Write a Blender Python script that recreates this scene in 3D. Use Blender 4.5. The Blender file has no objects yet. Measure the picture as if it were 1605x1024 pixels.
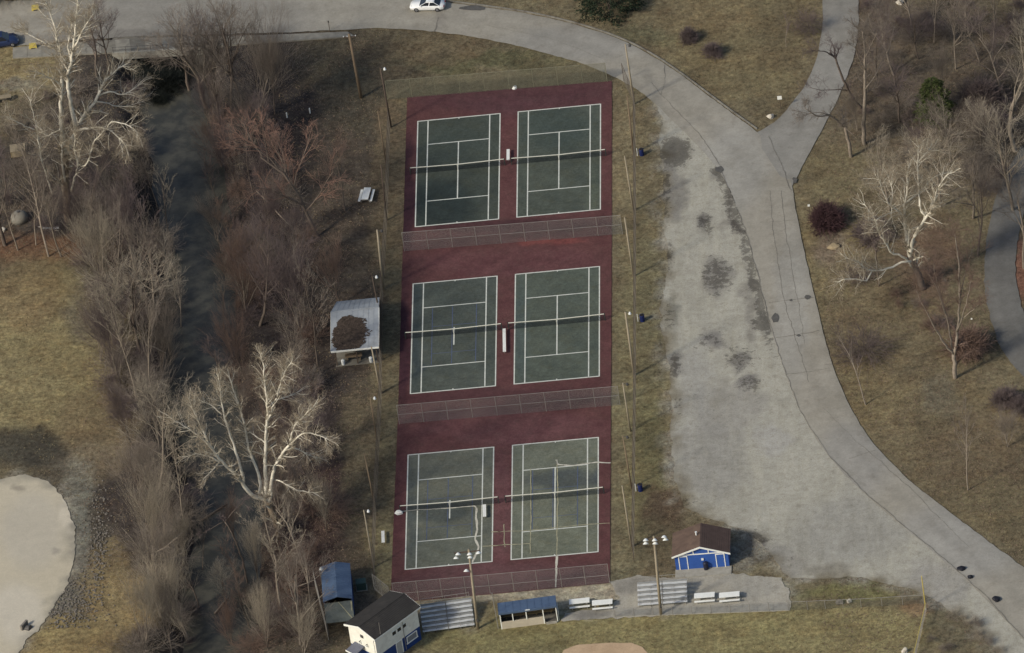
import bpy, bmesh, math, random
import numpy as np
from mathutils import Vector, Matrix
from mathutils.geometry import delaunay_2d_cdt

sc = bpy.context.scene
COL = sc.collection
rnd = random.Random(7)
nr = np.random.RandomState(11)

# ------------------------------------------------------------------ camera
PW, PH = 1605.0, 1024.0
FPX, DIST = 17506.0, 1439.7
EL, YAW, ROLL = math.radians(36.1158), math.radians(-5.5318), math.radians(-8.6069)
TX, TY = 12.9164, -47.6886
fw = np.array([math.sin(YAW)*math.cos(EL), math.cos(YAW)*math.cos(EL), -math.sin(EL)])
r_ = np.array([math.cos(YAW), -math.sin(YAW), 0.0])
u_ = np.cross(r_, fw)
CR = r_*math.cos(ROLL) + u_*math.sin(ROLL)
CU = -r_*math.sin(ROLL) + u_*math.cos(ROLL)
CP = np.array([TX, TY, 0.0]) - fw*DIST
cam = bpy.data.cameras.new('camera')
cam.sensor_width = 36.0
cam.lens = FPX*36.0/PW
cam.clip_start = 10.0
cam.clip_end = 20000.0
co = bpy.data.objects.new('camera', cam)
COL.objects.link(co)
co.matrix_world = Matrix(((CR[0], CU[0], -fw[0], CP[0]), (CR[1], CU[1], -fw[1], CP[1]),
                          (CR[2], CU[2], -fw[2], CP[2]), (0, 0, 0, 1)))
sc.camera = co

# ------------------------------------------------------------------ light
SUN_EL = math.radians(36.0)
SH = np.array([0.80, 0.60])                       # direction in which shadows fall on the ground
SH = SH/np.linalg.norm(SH)
world = bpy.data.worlds.new('World')
sc.world = world
world.use_nodes = True
wn = world.node_tree
bg = wn.nodes['Background']
sky = wn.nodes.new('ShaderNodeTexSky')
sky.sky_type = 'NISHITA'
sky.sun_disc = False
sky.sun_elevation = SUN_EL
sky.sun_rotation = math.atan2(-SH[0], -SH[1])
sky.dust_density = 2.0
wn.links.new(sky.outputs[0], bg.inputs[0])
bg.inputs[1].default_value = 0.098
sun = bpy.data.lights.new('sun', 'SUN')
sun.energy = 2.45
sun.angle = math.radians(7.0)
sun.color = (1.0, 0.935, 0.82)
so = bpy.data.objects.new('sun', sun)
COL.objects.link(so)
sd = Vector((SH[0]*math.cos(SUN_EL), SH[1]*math.cos(SUN_EL), -math.sin(SUN_EL)))
so.rotation_euler = sd.to_track_quat('-Z', 'Y').to_euler()
so.location = (-40, -150, 120)
sc.view_settings.view_transform = 'Standard'
sc.view_settings.look = 'None'
sc.view_settings.gamma = 1.0
sc.view_settings.exposure = 0.12
sc.view_settings.use_curve_mapping = False

# ------------------------------------------------------------------ pixel <-> place
def ray(px, py):
    return fw + CR*((px-PW/2)/FPX) - CU*((py-PH/2)/FPX)
def G(px, py, z=0.0):
    d = ray(px, py)
    t = (z-CP[2])/d[2]
    return CP + d*t
def G2(px, py, z=0.0):
    p = G(px, py, z)
    return (float(p[0]), float(p[1]))
def V(px, py, y):                                  # point of that pixel in the upright plane through y
    d = ray(px, py)
    t = (y-CP[1])/d[1]
    return CP + d*t
def PX(P):                                         # world points -> photo pixels (for colour maps)
    d = P-CP
    z = d@fw
    return PW/2+FPX*(d@CR)/z, PH/2-FPX*(d@CU)/z
def lin(c):
    c = c/255.0
    return c/12.92 if c <= 0.04045 else ((c+0.055)/1.055)**2.4
LIGHT = 0.80
def S(r, g, b, k=1.0):
    return (min(lin(r)*k/LIGHT, .9), min(lin(g)*k/LIGHT, .9), min(lin(b)*k/LIGHT, .9))

# ------------------------------------------------------------------ noise in numpy
def hash2(ix, iy, seed):
    n = (ix*374761393 + iy*668265263 + seed*1274126177) & 0x7fffffff
    n = ((n ^ (n >> 13))*1274126177) & 0x7fffffff
    return ((n ^ (n >> 16)) & 0xffff)/65535.0
def vnoise(x, y, seed=0):
    x = np.asarray(x, float); y = np.asarray(y, float)
    ix = np.floor(x).astype(np.int64); iy = np.floor(y).astype(np.int64)
    fx = x-ix; fy = y-iy
    fx = fx*fx*(3-2*fx); fy = fy*fy*(3-2*fy)
    a = hash2(ix, iy, seed); b = hash2(ix+1, iy, seed); c = hash2(ix, iy+1, seed); d = hash2(ix+1, iy+1, seed)
    return (a*(1-fx)+b*fx)*(1-fy)+(c*(1-fx)+d*fx)*fy
def fbm(x, y, seed=0, o=4):
    s = 0; a = 1; t = 0
    for i in range(o):
        s = s+a*vnoise(np.asarray(x)*2**i, np.asarray(y)*2**i, seed+i*17); t += a; a *= .55
    return s/t

# ------------------------------------------------------------------ materials
MATS = {}
def new_mat(name):
    m = bpy.data.materials.new(name)
    m.use_nodes = True
    nt = m.node_tree
    return m, nt, nt.nodes, nt.links, nt.nodes['Principled BSDF']
def noise_node(n, l, scale, detail=6, rough=.6, coord=None):
    t = n.new('ShaderNodeTexNoise')
    t.inputs['Scale'].default_value = scale
    t.inputs['Detail'].default_value = detail
    t.inputs['Roughness'].default_value = rough
    if coord is not None:
        l.new(coord, t.inputs['Vector'])
    return t
def rng(n, l, src, a, b, c, d):
    m = n.new('ShaderNodeMapRange')
    m.inputs[1].default_value = a; m.inputs[2].default_value = b
    m.inputs[3].default_value = c; m.inputs[4].default_value = d
    l.new(src, m.inputs[0])
    return m.outputs[0]
def mixc(n, l, mode, fac, a, b):
    m = n.new('ShaderNodeMix')
    m.data_type = 'RGBA'; m.blend_type = mode
    if isinstance(fac, (int, float)): m.inputs[0].default_value = fac
    else: l.new(fac, m.inputs[0])
    for s, i in ((a, 6), (b, 7)):
        if isinstance(s, tuple): m.inputs[i].default_value = (*s[:3], 1)
        else: l.new(s, m.inputs[i])
    return m.outputs[2]
def mat(name, col, rough=.8, var=.25, scale=3.0, fine=30.0, metal=0.0, dirt=None, dirt_amt=.5, bump=.0, rand=0.0, spec=.3, stretch=None):
    """a solid colour with grain, stains and optional per-object variation"""
    if name in MATS: return MATS[name]
    m, nt, n, l, bs = new_mat(name)
    tc = n.new('ShaderNodeTexCoord')
    co_ = tc.outputs['Object']
    if stretch:
        mp = n.new('ShaderNodeMapping'); mp.inputs['Scale'].default_value = stretch
        l.new(co_, mp.inputs['Vector']); co_ = mp.outputs[0]
    a = noise_node(n, l, scale, 5, .6, co_)
    b = noise_node(n, l, fine, 3, .7, co_)
    va = rng(n, l, a.outputs[0], .3, .7, 1-var, 1+var*.6)
    vb = rng(n, l, b.outputs[0], .3, .7, 1-var*.6, 1+var*.5)
    mu = n.new('ShaderNodeMath'); mu.operation = 'MULTIPLY'
    l.new(va, mu.inputs[0]); l.new(vb, mu.inputs[1])
    fac = mu.outputs[0]
    if rand:
        oi = n.new('ShaderNodeObjectInfo')
        vr = rng(n, l, oi.outputs['Random'], 0, 1, 1-rand, 1+rand)
        m2 = n.new('ShaderNodeMath'); m2.operation = 'MULTIPLY'
        l.new(fac, m2.inputs[0]); l.new(vr, m2.inputs[1]); fac = m2.outputs[0]
    cb = n.new('ShaderNodeCombineColor')
    for i in range(3): l.new(fac, cb.inputs[i])
    c = mixc(n, l, 'MULTIPLY', 1.0, tuple(col), cb.outputs[0])
    if dirt:
        d = noise_node(n, l, scale*.45, 7, .72, co_)
        c = mixc(n, l, 'MIX', rng(n, l, d.outputs[0], .5, .66, 0, dirt_amt), c, tuple(dirt))
    l.new(c, bs.inputs['Base Color'])
    bs.inputs['Roughness'].default_value = rough
    bs.inputs['Metallic'].default_value = metal
    bs.inputs['Specular IOR Level'].default_value = spec
    if bump:
        bp = n.new('ShaderNodeBump'); bp.inputs['Strength'].default_value = bump; bp.inputs['Distance'].default_value = .03
        l.new(b.outputs[0], bp.inputs['Height']); l.new(bp.outputs[0], bs.inputs['Normal'])
    MATS[name] = m
    return m
def ground_mat(name, lo, hi, scales=(.12, .9, 5.0, 16.0), amps=(.16, .22, .30, .30), bump=.5, rough=.95, tint=None, ragged=None):
    """colour from the sheet's own colour map, broken up by noise of several sizes"""
    m, nt, n, l, bs = new_mat(name)
    at = n.new('ShaderNodeAttribute'); at.attribute_name = 'Col'
    tc = n.new('ShaderNodeTexCoord')
    fac = None
    for s, a in zip(scales, amps):
        t = noise_node(n, l, s, 5, .65, tc.outputs['Object'])
        v = rng(n, l, t.outputs[0], .28, .72, 1-a, 1+a)
        last = t
        if fac is None: fac = v
        else:
            mu = n.new('ShaderNodeMath'); mu.operation = 'MULTIPLY'
            l.new(fac, mu.inputs[0]); l.new(v, mu.inputs[1]); fac = mu.outputs[0]
    cb = n.new('ShaderNodeCombineColor')
    for i in range(3): l.new(fac, cb.inputs[i])
    c = mixc(n, l, 'MULTIPLY', 1.0, at.outputs[0], cb.outputs[0])
    if tint:
        for sc_, colr, a0, a1, amt, *st in tint:
            vec = tc.outputs['Object']
            if st:
                mp = n.new('ShaderNodeMapping'); mp.inputs['Scale'].default_value = st[0]; mp.inputs['Rotation'].default_value = (0, 0, st[1])
                l.new(vec, mp.inputs['Vector']); vec = mp.outputs[0]
            t = noise_node(n, l, sc_, 6, .7, vec)
            c = mixc(n, l, 'MULTIPLY', rng(n, l, t.outputs[0], a0, a1, 0, amt), c, colr)
    if ragged:                               # broken dark asphalt with torn outlines
        ra = n.new('ShaderNodeAttribute'); ra.attribute_name = 'Rag'
        t = noise_node(n, l, 1.1, 8, .75, tc.outputs['Object'])
        ad = n.new('ShaderNodeMath'); ad.operation = 'MULTIPLY_ADD'
        l.new(t.outputs[0], ad.inputs[0]); ad.inputs[1].default_value = 2.6; l.new(ra.outputs['Fac'], ad.inputs[2])
        c = mixc(n, l, 'MULTIPLY', rng(n, l, ad.outputs[0], 1.78, 1.98, 0, .9), c, ragged)
    l.new(c, bs.inputs['Base Color'])
    bs.inputs['Roughness'].default_value = rough
    bs.inputs['Specular IOR Level'].default_value = .15
    bp = n.new('ShaderNodeBump'); bp.inputs['Strength'].default_value = bump; bp.inputs['Distance'].default_value = .08
    l.new(last.outputs[0], bp.inputs['Height']); l.new(bp.outputs[0], bs.inputs['Normal'])
    MATS[name] = m
    return m

# ------------------------------------------------------------------ objects
def tag(o, label=None, cat=None, group=None, kind=None):
    if label: o['label'] = label
    if cat: o['category'] = cat
    if group: o['group'] = group
    if kind: o['kind'] = kind
    return o
def thing(name, label, cat, loc=(0, 0, 0), rz=0.0, group=None):
    o = bpy.data.objects.new(name, None)
    o.empty_display_size = .3
    COL.objects.link(o)
    o.location = loc; o.rotation_euler = (0, 0, rz)
    return tag(o, label, cat, group)
def link(name, me, parent=None):
    o = bpy.data.objects.new(name, me)
    COL.objects.link(o)
    if parent is not None: o.parent = parent
    return o
def pymesh(name, v, f, m=None, smooth=False):
    me = bpy.data.meshes.new(name)
    me.from_pydata([tuple(map(float, p)) for p in v], [], [tuple(map(int, q)) for q in f])
    if m: me.materials.append(m)
    if smooth: me.polygons.foreach_set('use_smooth', [True]*len(me.polygons))
    me.update()
    return me
def npmesh(name, v, q, m=None, smooth=False):
    """fast mesh from arrays: v (N,3), q (M,k) faces of k corners"""
    me = bpy.data.meshes.new(name)
    v = np.asarray(v, np.float32); q = np.asarray(q, np.int32)
    k = q.shape[1]
    me.vertices.add(len(v)); me.vertices.foreach_set('co', v.ravel())
    me.loops.add(q.size); me.loops.foreach_set('vertex_index', q.ravel())
    me.polygons.add(len(q)); me.polygons.foreach_set('loop_start', np.arange(0, q.size, k, dtype=np.int32))
    if smooth: me.polygons.foreach_set('use_smooth', np.ones(len(q), bool))
    if m: me.materials.append(m)
    me.update(calc_edges=True)
    return me
def prisms(P0, P1, R0, R1, n=3):
    P0 = np.asarray(P0, float); P1 = np.asarray(P1, float); R0 = np.asarray(R0, float); R1 = np.asarray(R1, float)
    d = P1-P0
    d = d/np.maximum(np.linalg.norm(d, axis=1, keepdims=True), 1e-9)
    ref = np.where(np.abs(d[:, 2:3]) < .9, np.array([[0., 0., 1.]]), np.array([[1., 0., 0.]]))
    a = np.cross(d, ref); a /= np.linalg.norm(a, axis=1, keepdims=True)
    b = np.cross(d, a)
    N = len(P0)
    vs = np.zeros((N, 2*n, 3))
    for i in range(n):
        t = 2*math.pi*i/n
        o = a*math.cos(t)+b*math.sin(t)
        vs[:, i] = P0+o*R0[:, None]
        vs[:, n+i] = P1+o*R1[:, None]
    base = (np.arange(N)*2*n)[:, None, None]
    f = np.array([[i, (i+1) % n, n+(i+1) % n, n+i] for i in range(n)])[None]
    return vs.reshape(-1, 3), (base+f).reshape(-1, 4)
class MB:
    """collects shapes into one mesh"""
    def __init__(s): s.v = []; s.f = []
    def add(s, v, f):
        b = len(s.v); s.v += [tuple(map(float, p)) for p in v]; s.f += [tuple(i+b for i in q) for q in f]; return s
    def box(s, x0, x1, y0, y1, z0, z1):
        return s.add([(x0, y0, z0), (x1, y0, z0), (x1, y1, z0), (x0, y1, z0), (x0, y0, z1), (x1, y0, z1), (x1, y1, z1), (x0, y1, z1)],
                     [(3, 2, 1, 0), (4, 5, 6, 7), (0, 1, 5, 4), (1, 2, 6, 5), (2, 3, 7, 6), (3, 0, 4, 7)])
    def hexa(s, lo, hi):
        """box from four lower and four upper corners"""
        return s.add(list(lo)+list(hi), [(3, 2, 1, 0), (4, 5, 6, 7), (0, 1, 5, 4), (1, 2, 6, 5), (2, 3, 7, 6), (3, 0, 4, 7)])
    def tube(s, pts, rad, n=8, caps=True):
        pts = [np.array(p, float) for p in pts]
        rad = rad if hasattr(rad, '__len__') else [rad]*len(pts)
        rings = []
        for i, p in enumerate(pts):
            d = pts[min(i+1, len(pts)-1)]-pts[max(i-1, 0)]
            d = d/max(np.linalg.norm(d), 1e-9)
            ref = np.array([0, 0, 1.]) if abs(d[2]) < .9 else np.array([1., 0, 0])
            a = np.cross(d, ref); a /= np.linalg.norm(a); b = np.cross(d, a)
            rings.append([p+(a*math.cos(2*math.pi*k/n)+b*math.sin(2*math.pi*k/n))*rad[i] for k in range(n)])
        f = []
        for i in range(len(pts)-1):
            for k in range(n):
                f.append((i*n+k, i*n+(k+1) % n, (i+1)*n+(k+1) % n, (i+1)*n+k))
        if caps:
            f.append(tuple(range(n))[::-1]); f.append(tuple((len(pts)-1)*n+k for k in range(n)))
        return s.add([q for r in rings for q in r], f)
    def lathe(s, prof, n=16, c=(0, 0)):
        v = []; f = []
        for (r, z) in prof:
            v += [(c[0]+r*math.cos(2*math.pi*k/n), c[1]+r*math.sin(2*math.pi*k/n), z) for k in range(n)]
        for i in range(len(prof)-1):
            for k in range(n): f.append((i*n+k, i*n+(k+1) % n, (i+1)*n+(k+1) % n, (i+1)*n+k))
        f.append(tuple(range(n))[::-1]); f.append(tuple((len(prof)-1)*n+k for k in range(n)))
        return s.add(v, f)
    def prism(s, poly, z0, z1):
        n = len(poly)
        return s.add([(x, y, z0) for x, y in poly]+[(x, y, z1) for x, y in poly],
                     [tuple(range(n))[::-1], tuple(range(n, 2*n))]+[(i, (i+1) % n, n+(i+1) % n, n+i) for i in range(n)])
    def extr(s, poly, axis, a, b):
        """polygon in the plane normal to axis ('x': (y,z), 'y': (x,z)) extruded from a to b"""
        n = len(poly)
        if axis == 'x': v = [(a, p, q) for p, q in poly]+[(b, p, q) for p, q in poly]
        else: v = [(p, a, q) for p, q in poly]+[(p, b, q) for p, q in poly]
        return s.add(v, [tuple(range(n)), tuple(range(n, 2*n))[::-1]]+[(i, n+i, n+(i+1) % n, (i+1) % n) for i in range(n)])
    def mesh(s, name, m, smooth=False):
        me = pymesh(name, s.v, s.f, m, smooth)
        bm = bmesh.new(); bm.from_mesh(me); bmesh.ops.recalc_face_normals(bm, faces=bm.faces); bm.to_mesh(me); bm.free()
        return me
    def build(s, name, m, parent=None, smooth=False):
        return link(name, s.mesh(name, m, smooth), parent)
def copy_tree(o, parent=None):
    c = o.copy(); COL.objects.link(c)
    if parent is not None:
        c.parent = parent; c.matrix_parent_inverse = o.matrix_parent_inverse.copy()
    for ch in list(o.children): copy_tree(ch, c)
    return c
def resample(pts, step):
    pts = np.array(pts, float)
    d = np.r_[0, np.cumsum(np.linalg.norm(np.diff(pts, axis=0), axis=1))]
    n = max(2, int(round(d[-1]/step))+1)
    t = np.linspace(0, d[-1], n)
    return np.stack([np.interp(t, d, pts[:, k]) for k in range(pts.shape[1])], 1)
def smoothline(pts, it=3):
    p = np.array(pts, float)
    for _ in range(it):
        q = [p[0]]
        for i in range(len(p)-1):
            q.append(p[i]*.75+p[i+1]*.25); q.append(p[i]*.25+p[i+1]*.75)
        q.append(p[-1]); p = np.array(q)
    return p
def seg_dist(x, y, line):
    """distance from points to a polyline"""
    best = np.full(np.shape(x), 1e9)
    for (ax, ay), (bx, by) in zip(line[:-1], line[1:]):
        dx, dy = bx-ax, by-ay
        t = np.clip(((x-ax)*dx+(y-ay)*dy)/(dx*dx+dy*dy+1e-12), 0, 1)
        best = np.minimum(best, np.hypot(x-ax-t*dx, y-ay-t*dy))
    return best
def inside(x, y, poly):
    c = np.zeros(np.shape(x), bool)
    n = len(poly)
    for i in range(n):
        ax, ay = poly[i]; bx, by = poly[(i+1) % n]
        if ay == by: continue
        k = ((ay > y) != (by > y)) & (x < (bx-ax)*(y-ay)/(by-ay)+ax)
        c ^= k
    return c
BORDERS = []            # (open border line, outline polygon, gravel colour, turf colour, width)
def paint(me, base, blobs, seed=3, wob=26, borders=()):
    """colour map of a ground sheet: patches of soil, turf, leaf litter and painted tree shade given as soft blobs"""
    n = len(me.vertices)
    v = np.zeros(n*3, np.float32); me.vertices.foreach_get('co', v); v = v.reshape(-1, 3).astype(float)
    x, y = v[:, 0], v[:, 1]
    g = v.copy(); g[:, 2] = 0
    px, py = PX(g)
    px = px+(fbm(x/5, y/5, seed)-.5)*2*wob+(fbm(x/1.3, y/1.3, seed+5)-.5)*wob*.9
    py = py+(fbm(x/5, y/5, seed+9)-.5)*1.5*wob+(fbm(x/1.3, y/1.3, seed+14)-.5)*wob*.7
    c = np.tile(np.array(base, float), (n, 1))
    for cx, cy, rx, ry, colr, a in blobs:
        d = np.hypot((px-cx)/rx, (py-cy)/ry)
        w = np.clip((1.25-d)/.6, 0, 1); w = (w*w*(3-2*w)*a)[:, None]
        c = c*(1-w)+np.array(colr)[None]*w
    for line, poly, gcol, tcol, wd in borders:
        x0, y0 = poly.min(0)-8; x1, y1 = poly.max(0)+8
        k = np.where((x > x0) & (x < x1) & (y > y0) & (y < y1))[0]
        if not len(k): continue
        xx, yy = x[k], y[k]
        d = seg_dist(xx, yy, line)*np.where(inside(xx, yy, poly), 1, -1)
        if gcol is None:                     # a gravel sheet: turf and soil creep in from its border
            f = np.clip(.5+d/wd+(fbm(xx/2.2, yy/2.2, 301)-.5)*2.6*np.exp(-np.abs(d)/wd), 0, 1)[:, None]
            c[k] = c[k]*f+np.array(tcol)[None]*(1-f)
        else:                                # the ground: gravel spills out
            f = np.clip(.5+d/wd+(fbm(xx/2.2, yy/2.2, 301)-.5)*2.6*np.exp(-np.abs(d)/wd), 0, 1)[:, None]
            c[k] = c[k]*(1-f)+np.array(gcol)[None]*f
    lum = (c@np.array([.3, .59, .11]))[:, None]
    c = (lum+(c-lum)*(.74 if me.name == 'ground' else .77))*np.array([1, 1.0, .965] if me.name == 'ground' else [1, .995, .985])
    at = me.color_attributes.new('Col', 'FLOAT_COLOR', 'POINT')
    at.data.foreach_set('color', np.c_[c, np.ones(n)].astype(np.float32).ravel())

# ================================================================== GROUND
creek_px = [(262, -120), (262, 60), (268, 150), (290, 250), (308, 350), (318, 430), (312, 520), (310, 600), (338, 700), (362, 790), (352, 880), (345, 960), (335, 1060), (330, 1200)]
creek = smoothline([G2(x, y, -2.6) for x, y in creek_px], 3)
def creek_profile(x, y):
    d = seg_dist(x, y, creek)
    hw = 3.0+.9*(fbm(x/7, y/7, 50)-.4)*2
    t = np.clip((d-hw)/4.6, 0, 1)
    return -3.3*(1-t*t*(3-2*t))
def axis(a, b, s):
    far = [300, 800, 2500, 6000]
    return np.r_[[-f for f in far[::-1]], np.arange(a, b, s), far]
gx = axis(-85, 96, .55); gy = axis(-150, 62, .6)
X, Y = np.meshgrid(gx, gy)
Zg = -.02-.07*fbm(X/2.2, Y/2.2, 21)+creek_profile(X, Y)
nx, ny = len(gx), len(gy)
idx = np.arange(nx*ny).reshape(ny, nx)
q = np.stack([idx[:-1, :-1], idx[:-1, 1:], idx[1:, 1:], idx[1:, :-1]], -1).reshape(-1, 4)
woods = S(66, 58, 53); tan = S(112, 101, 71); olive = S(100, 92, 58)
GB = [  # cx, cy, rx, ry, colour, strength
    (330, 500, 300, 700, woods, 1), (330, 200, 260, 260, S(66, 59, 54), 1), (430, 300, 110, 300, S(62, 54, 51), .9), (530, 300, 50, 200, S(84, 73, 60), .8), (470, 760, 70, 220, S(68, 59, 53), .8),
    (500, 820, 40, 110, S(78, 56, 52), .6), (60, 300, 130, 120, S(72, 64, 58), 1), (30, 110, 80, 40, S(126, 111, 72), 1), (20, 135, 60, 10, S(110, 104, 92), .8),
    (60, 390, 110, 28, S(104, 74, 52), .9), (80, 540, 130, 130, S(122, 109, 71), 1), (40, 470, 70, 50, S(116, 97, 64), .7), (150, 480, 40, 70, S(98, 90, 76), .7),
    (60, 640, 100, 60, S(124, 111, 73), 1), (40, 705, 62, 38, S(64, 60, 52), .95), (150, 660, 60, 60, S(112, 96, 66), .8), (150, 720, 50, 40, S(108, 95, 74), .7),
    (120, 780, 42, 60, S(112, 110, 100), .8), (140, 860, 40, 50, S(108, 106, 98), .8), (160, 830, 16, 60, S(72, 64, 56), .8), (110, 930, 60, 45, S(104, 99, 90), .9),
    (190, 950, 70, 60, S(131, 113, 70), 1), (90, 1010, 100, 40, S(128, 110, 66), 1), (180, 880, 30, 40, S(118, 101, 66), .8),
    (570, 90, 110, 60, S(90, 79, 60), .9), (560, 160, 60, 50, S(80, 74, 58), .7), (760, 95, 120, 16, S(84, 82, 54), .8), (680, 75, 90, 20, S(100, 86, 62), .8), (860, 90, 60, 20, S(98, 90, 62), .7),
    (612, 300, 30, 220, S(98, 84, 63), .9), (610, 600, 26, 260, S(100, 89, 64), .9), (560, 720, 30, 120, S(104, 92, 66), .8), (600, 870, 30, 60, S(112, 102, 70), .9),
    (1005, 300, 50, 200, S(112, 100, 72), 1), (1005, 600, 50, 260, S(110, 101, 70), 1), (1015, 720, 30, 120, S(108, 100, 64), .9), (1045, 800, 38, 34, S(82, 66, 50), .95), (1030, 850, 30, 40, S(88, 76, 54), .8), (985, 880, 24, 40, S(110, 102, 74), .8),
    (1180, 70, 150, 90, S(108, 96, 66), 1), (1120, 30, 80, 40, S(112, 97, 66), .7), (1010, 60, 60, 14, S(84, 82, 58), .6), (1230, 60, 50, 50, S(96, 84, 60), .8), (1370, 5, 40, 14, S(88, 66, 54), .8),
    (1450, 130, 170, 160, S(88, 77, 64), 1), (1400, 60, 90, 60, S(96, 84, 70), .8), (1320, 270, 70, 50, S(108, 97, 68), .9), (1470, 260, 120, 60, S(104, 93, 74), .7), (1580, 200, 60, 120, S(86, 76, 66), .8),
    (1300, 420, 60, 110, S(110, 97, 66), .9), (1400, 520, 120, 90, S(104, 91, 66), 1), (1450, 400, 50, 60, S(100, 76, 62), .7), (1600, 420, 14, 60, S(110, 72, 58), .9), (1440, 660, 130, 80, S(106, 93, 66), 1),
    (1350, 620, 60, 50, S(112, 98, 66), .8), (1540, 720, 90, 80, S(98, 84, 62), .9), (1540, 800, 90, 50, S(106, 94, 66), .8), (1470, 620, 40, 30, S(104, 98, 82), .6), (1300, 380, 22, 36, S(106, 92, 84), .6),
    (1060, 990, 420, 44, S(122, 112, 68), 1), (1330, 1000, 110, 60, S(124, 113, 70), .9), (780, 1005, 130, 30, S(114, 106, 64), .9), (1430, 955, 24, 16, S(122, 96, 66), .8), (1520, 990, 66, 52, S(98, 90, 68), 1), (1330, 925, 100, 14, S(104, 100, 56), .9),
    (1180, 862, 38, 28, S(108, 104, 96), .8), (880, 925, 240, 20, S(146, 138, 120), .95), (700, 960, 60, 30, S(112, 104, 90), .9), (570, 960, 40, 40, S(88, 78, 66), .8), (1150, 930, 90, 24, S(134, 130, 118), .95), (930, 960, 130, 8, S(126, 122, 112), .7)]
lot_left = [(1022, 150), (1036, 185), (1030, 215), (1036, 250), (1040, 300), (1040, 350), (1048, 420), (1040, 470), (1036, 520), (1046, 570), (1054, 640), (1054, 700), (1058, 750), (1072, 795), (1120, 815), (1165, 832), (1200, 862), (1238, 908), (1290, 909), (1350, 905), (1400, 916), (1440, 930), (1490, 958), (1545, 1000), (1600, 1060), (1700, 1100)]
pad_px = [(-60, 770), (0, 752), (40, 744), (78, 755), (103, 785), (118, 830), (117, 880), (104, 920), (86, 950), (62, 985), (40, 1005), (22, 1040), (10, 1100), (-60, 1100)]
lot_line = np.array([G2(*p) for p in lot_left]); lot_poly = np.vstack([lot_line, [G2(1660, 985), G2(1450, 815), G2(1330, 700), G2(1270, 600), G2(1225, 400), G2(1190, 280), G2(1100, 190), G2(1040, 140)]])
pad_poly = np.array([G2(*p) for p in pad_px]); pad_line = pad_poly[:-1]
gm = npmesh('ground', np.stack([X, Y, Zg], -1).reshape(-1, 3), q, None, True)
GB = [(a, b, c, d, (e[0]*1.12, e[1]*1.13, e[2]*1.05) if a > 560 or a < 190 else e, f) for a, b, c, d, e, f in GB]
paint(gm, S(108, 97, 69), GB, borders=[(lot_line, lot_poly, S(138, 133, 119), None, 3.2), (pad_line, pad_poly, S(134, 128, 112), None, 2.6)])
gm.materials.append(ground_mat('dry turf and leaf litter', 0, 1, scales=(.10, .5, 1.7, 7.0), amps=(.18, .28, .44, .42), bump=.9,
                    tint=[(1.6, (.72, .62, .58), .5, .66, .75), (.5, (.97, 1.0, .86), .48, .66, .4), (.22, (.98, .91, .87), .46, .6, .7), (.14, (.80, .79, .81), .5, .6, .8), (.9, (1.14, 1.13, 1.10), .54, .64, .7), (7, (.55, .5, .5), .58, .7, .7)]))
tag(link('ground', gm), kind='structure')

def poly_sheet(name, poly, z, step, m, base, blobs, rag=0.0, seed=5, freq=1.2, wob=14, borders=()):
    """a ground sheet: ragged outline, fine inner grid for its colour map"""
    p = resample(list(poly)+[poly[0]], max(.3, step*.6))[:-1]
    if rag:
        d = np.roll(p, -1, 0)-np.roll(p, 1, 0)
        nrm = np.stack([d[:, 1], -d[:, 0]], 1)/np.maximum(np.linalg.norm(d, axis=1, keepdims=True), 1e-6)
        p = p+nrm*((fbm(p[:, 0]*freq, p[:, 1]*freq, seed, 5)-.5)*2*rag)[:, None]
    x0, y0 = p.min(0); x1, y1 = p.max(0)
    a, b = np.meshgrid(np.arange(x0, x1, step), np.arange(y0, y1, step))
    a = a.ravel()+nr.uniform(-.2, .2, a.size)*step; b = b.ravel()+nr.uniform(-.2, .2, b.size)*step
    k = inside(a, b, p) & (seg_dist(a, b, np.vstack([p, p[:1]])) > step*.45)
    pts = [Vector(t) for t in p]+[Vector(t) for t in zip(a[k], b[k])]
    n = len(p)
    vs, es, fs, *_ = delaunay_2d_cdt(pts, [(i, (i+1) % n) for i in range(n)], [], 1, 1e-5)
    me = pymesh(name, [(v.x, v.y, z) for v in vs], fs, m)
    bm = bmesh.new(); bm.from_mesh(me)
    for f in bm.faces:
        if f.normal.z < 0: f.normal_flip()
    bm.to_mesh(me); bm.free()
    paint(me, base, blobs, seed, wob, borders)
    return link(name, me)
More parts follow.
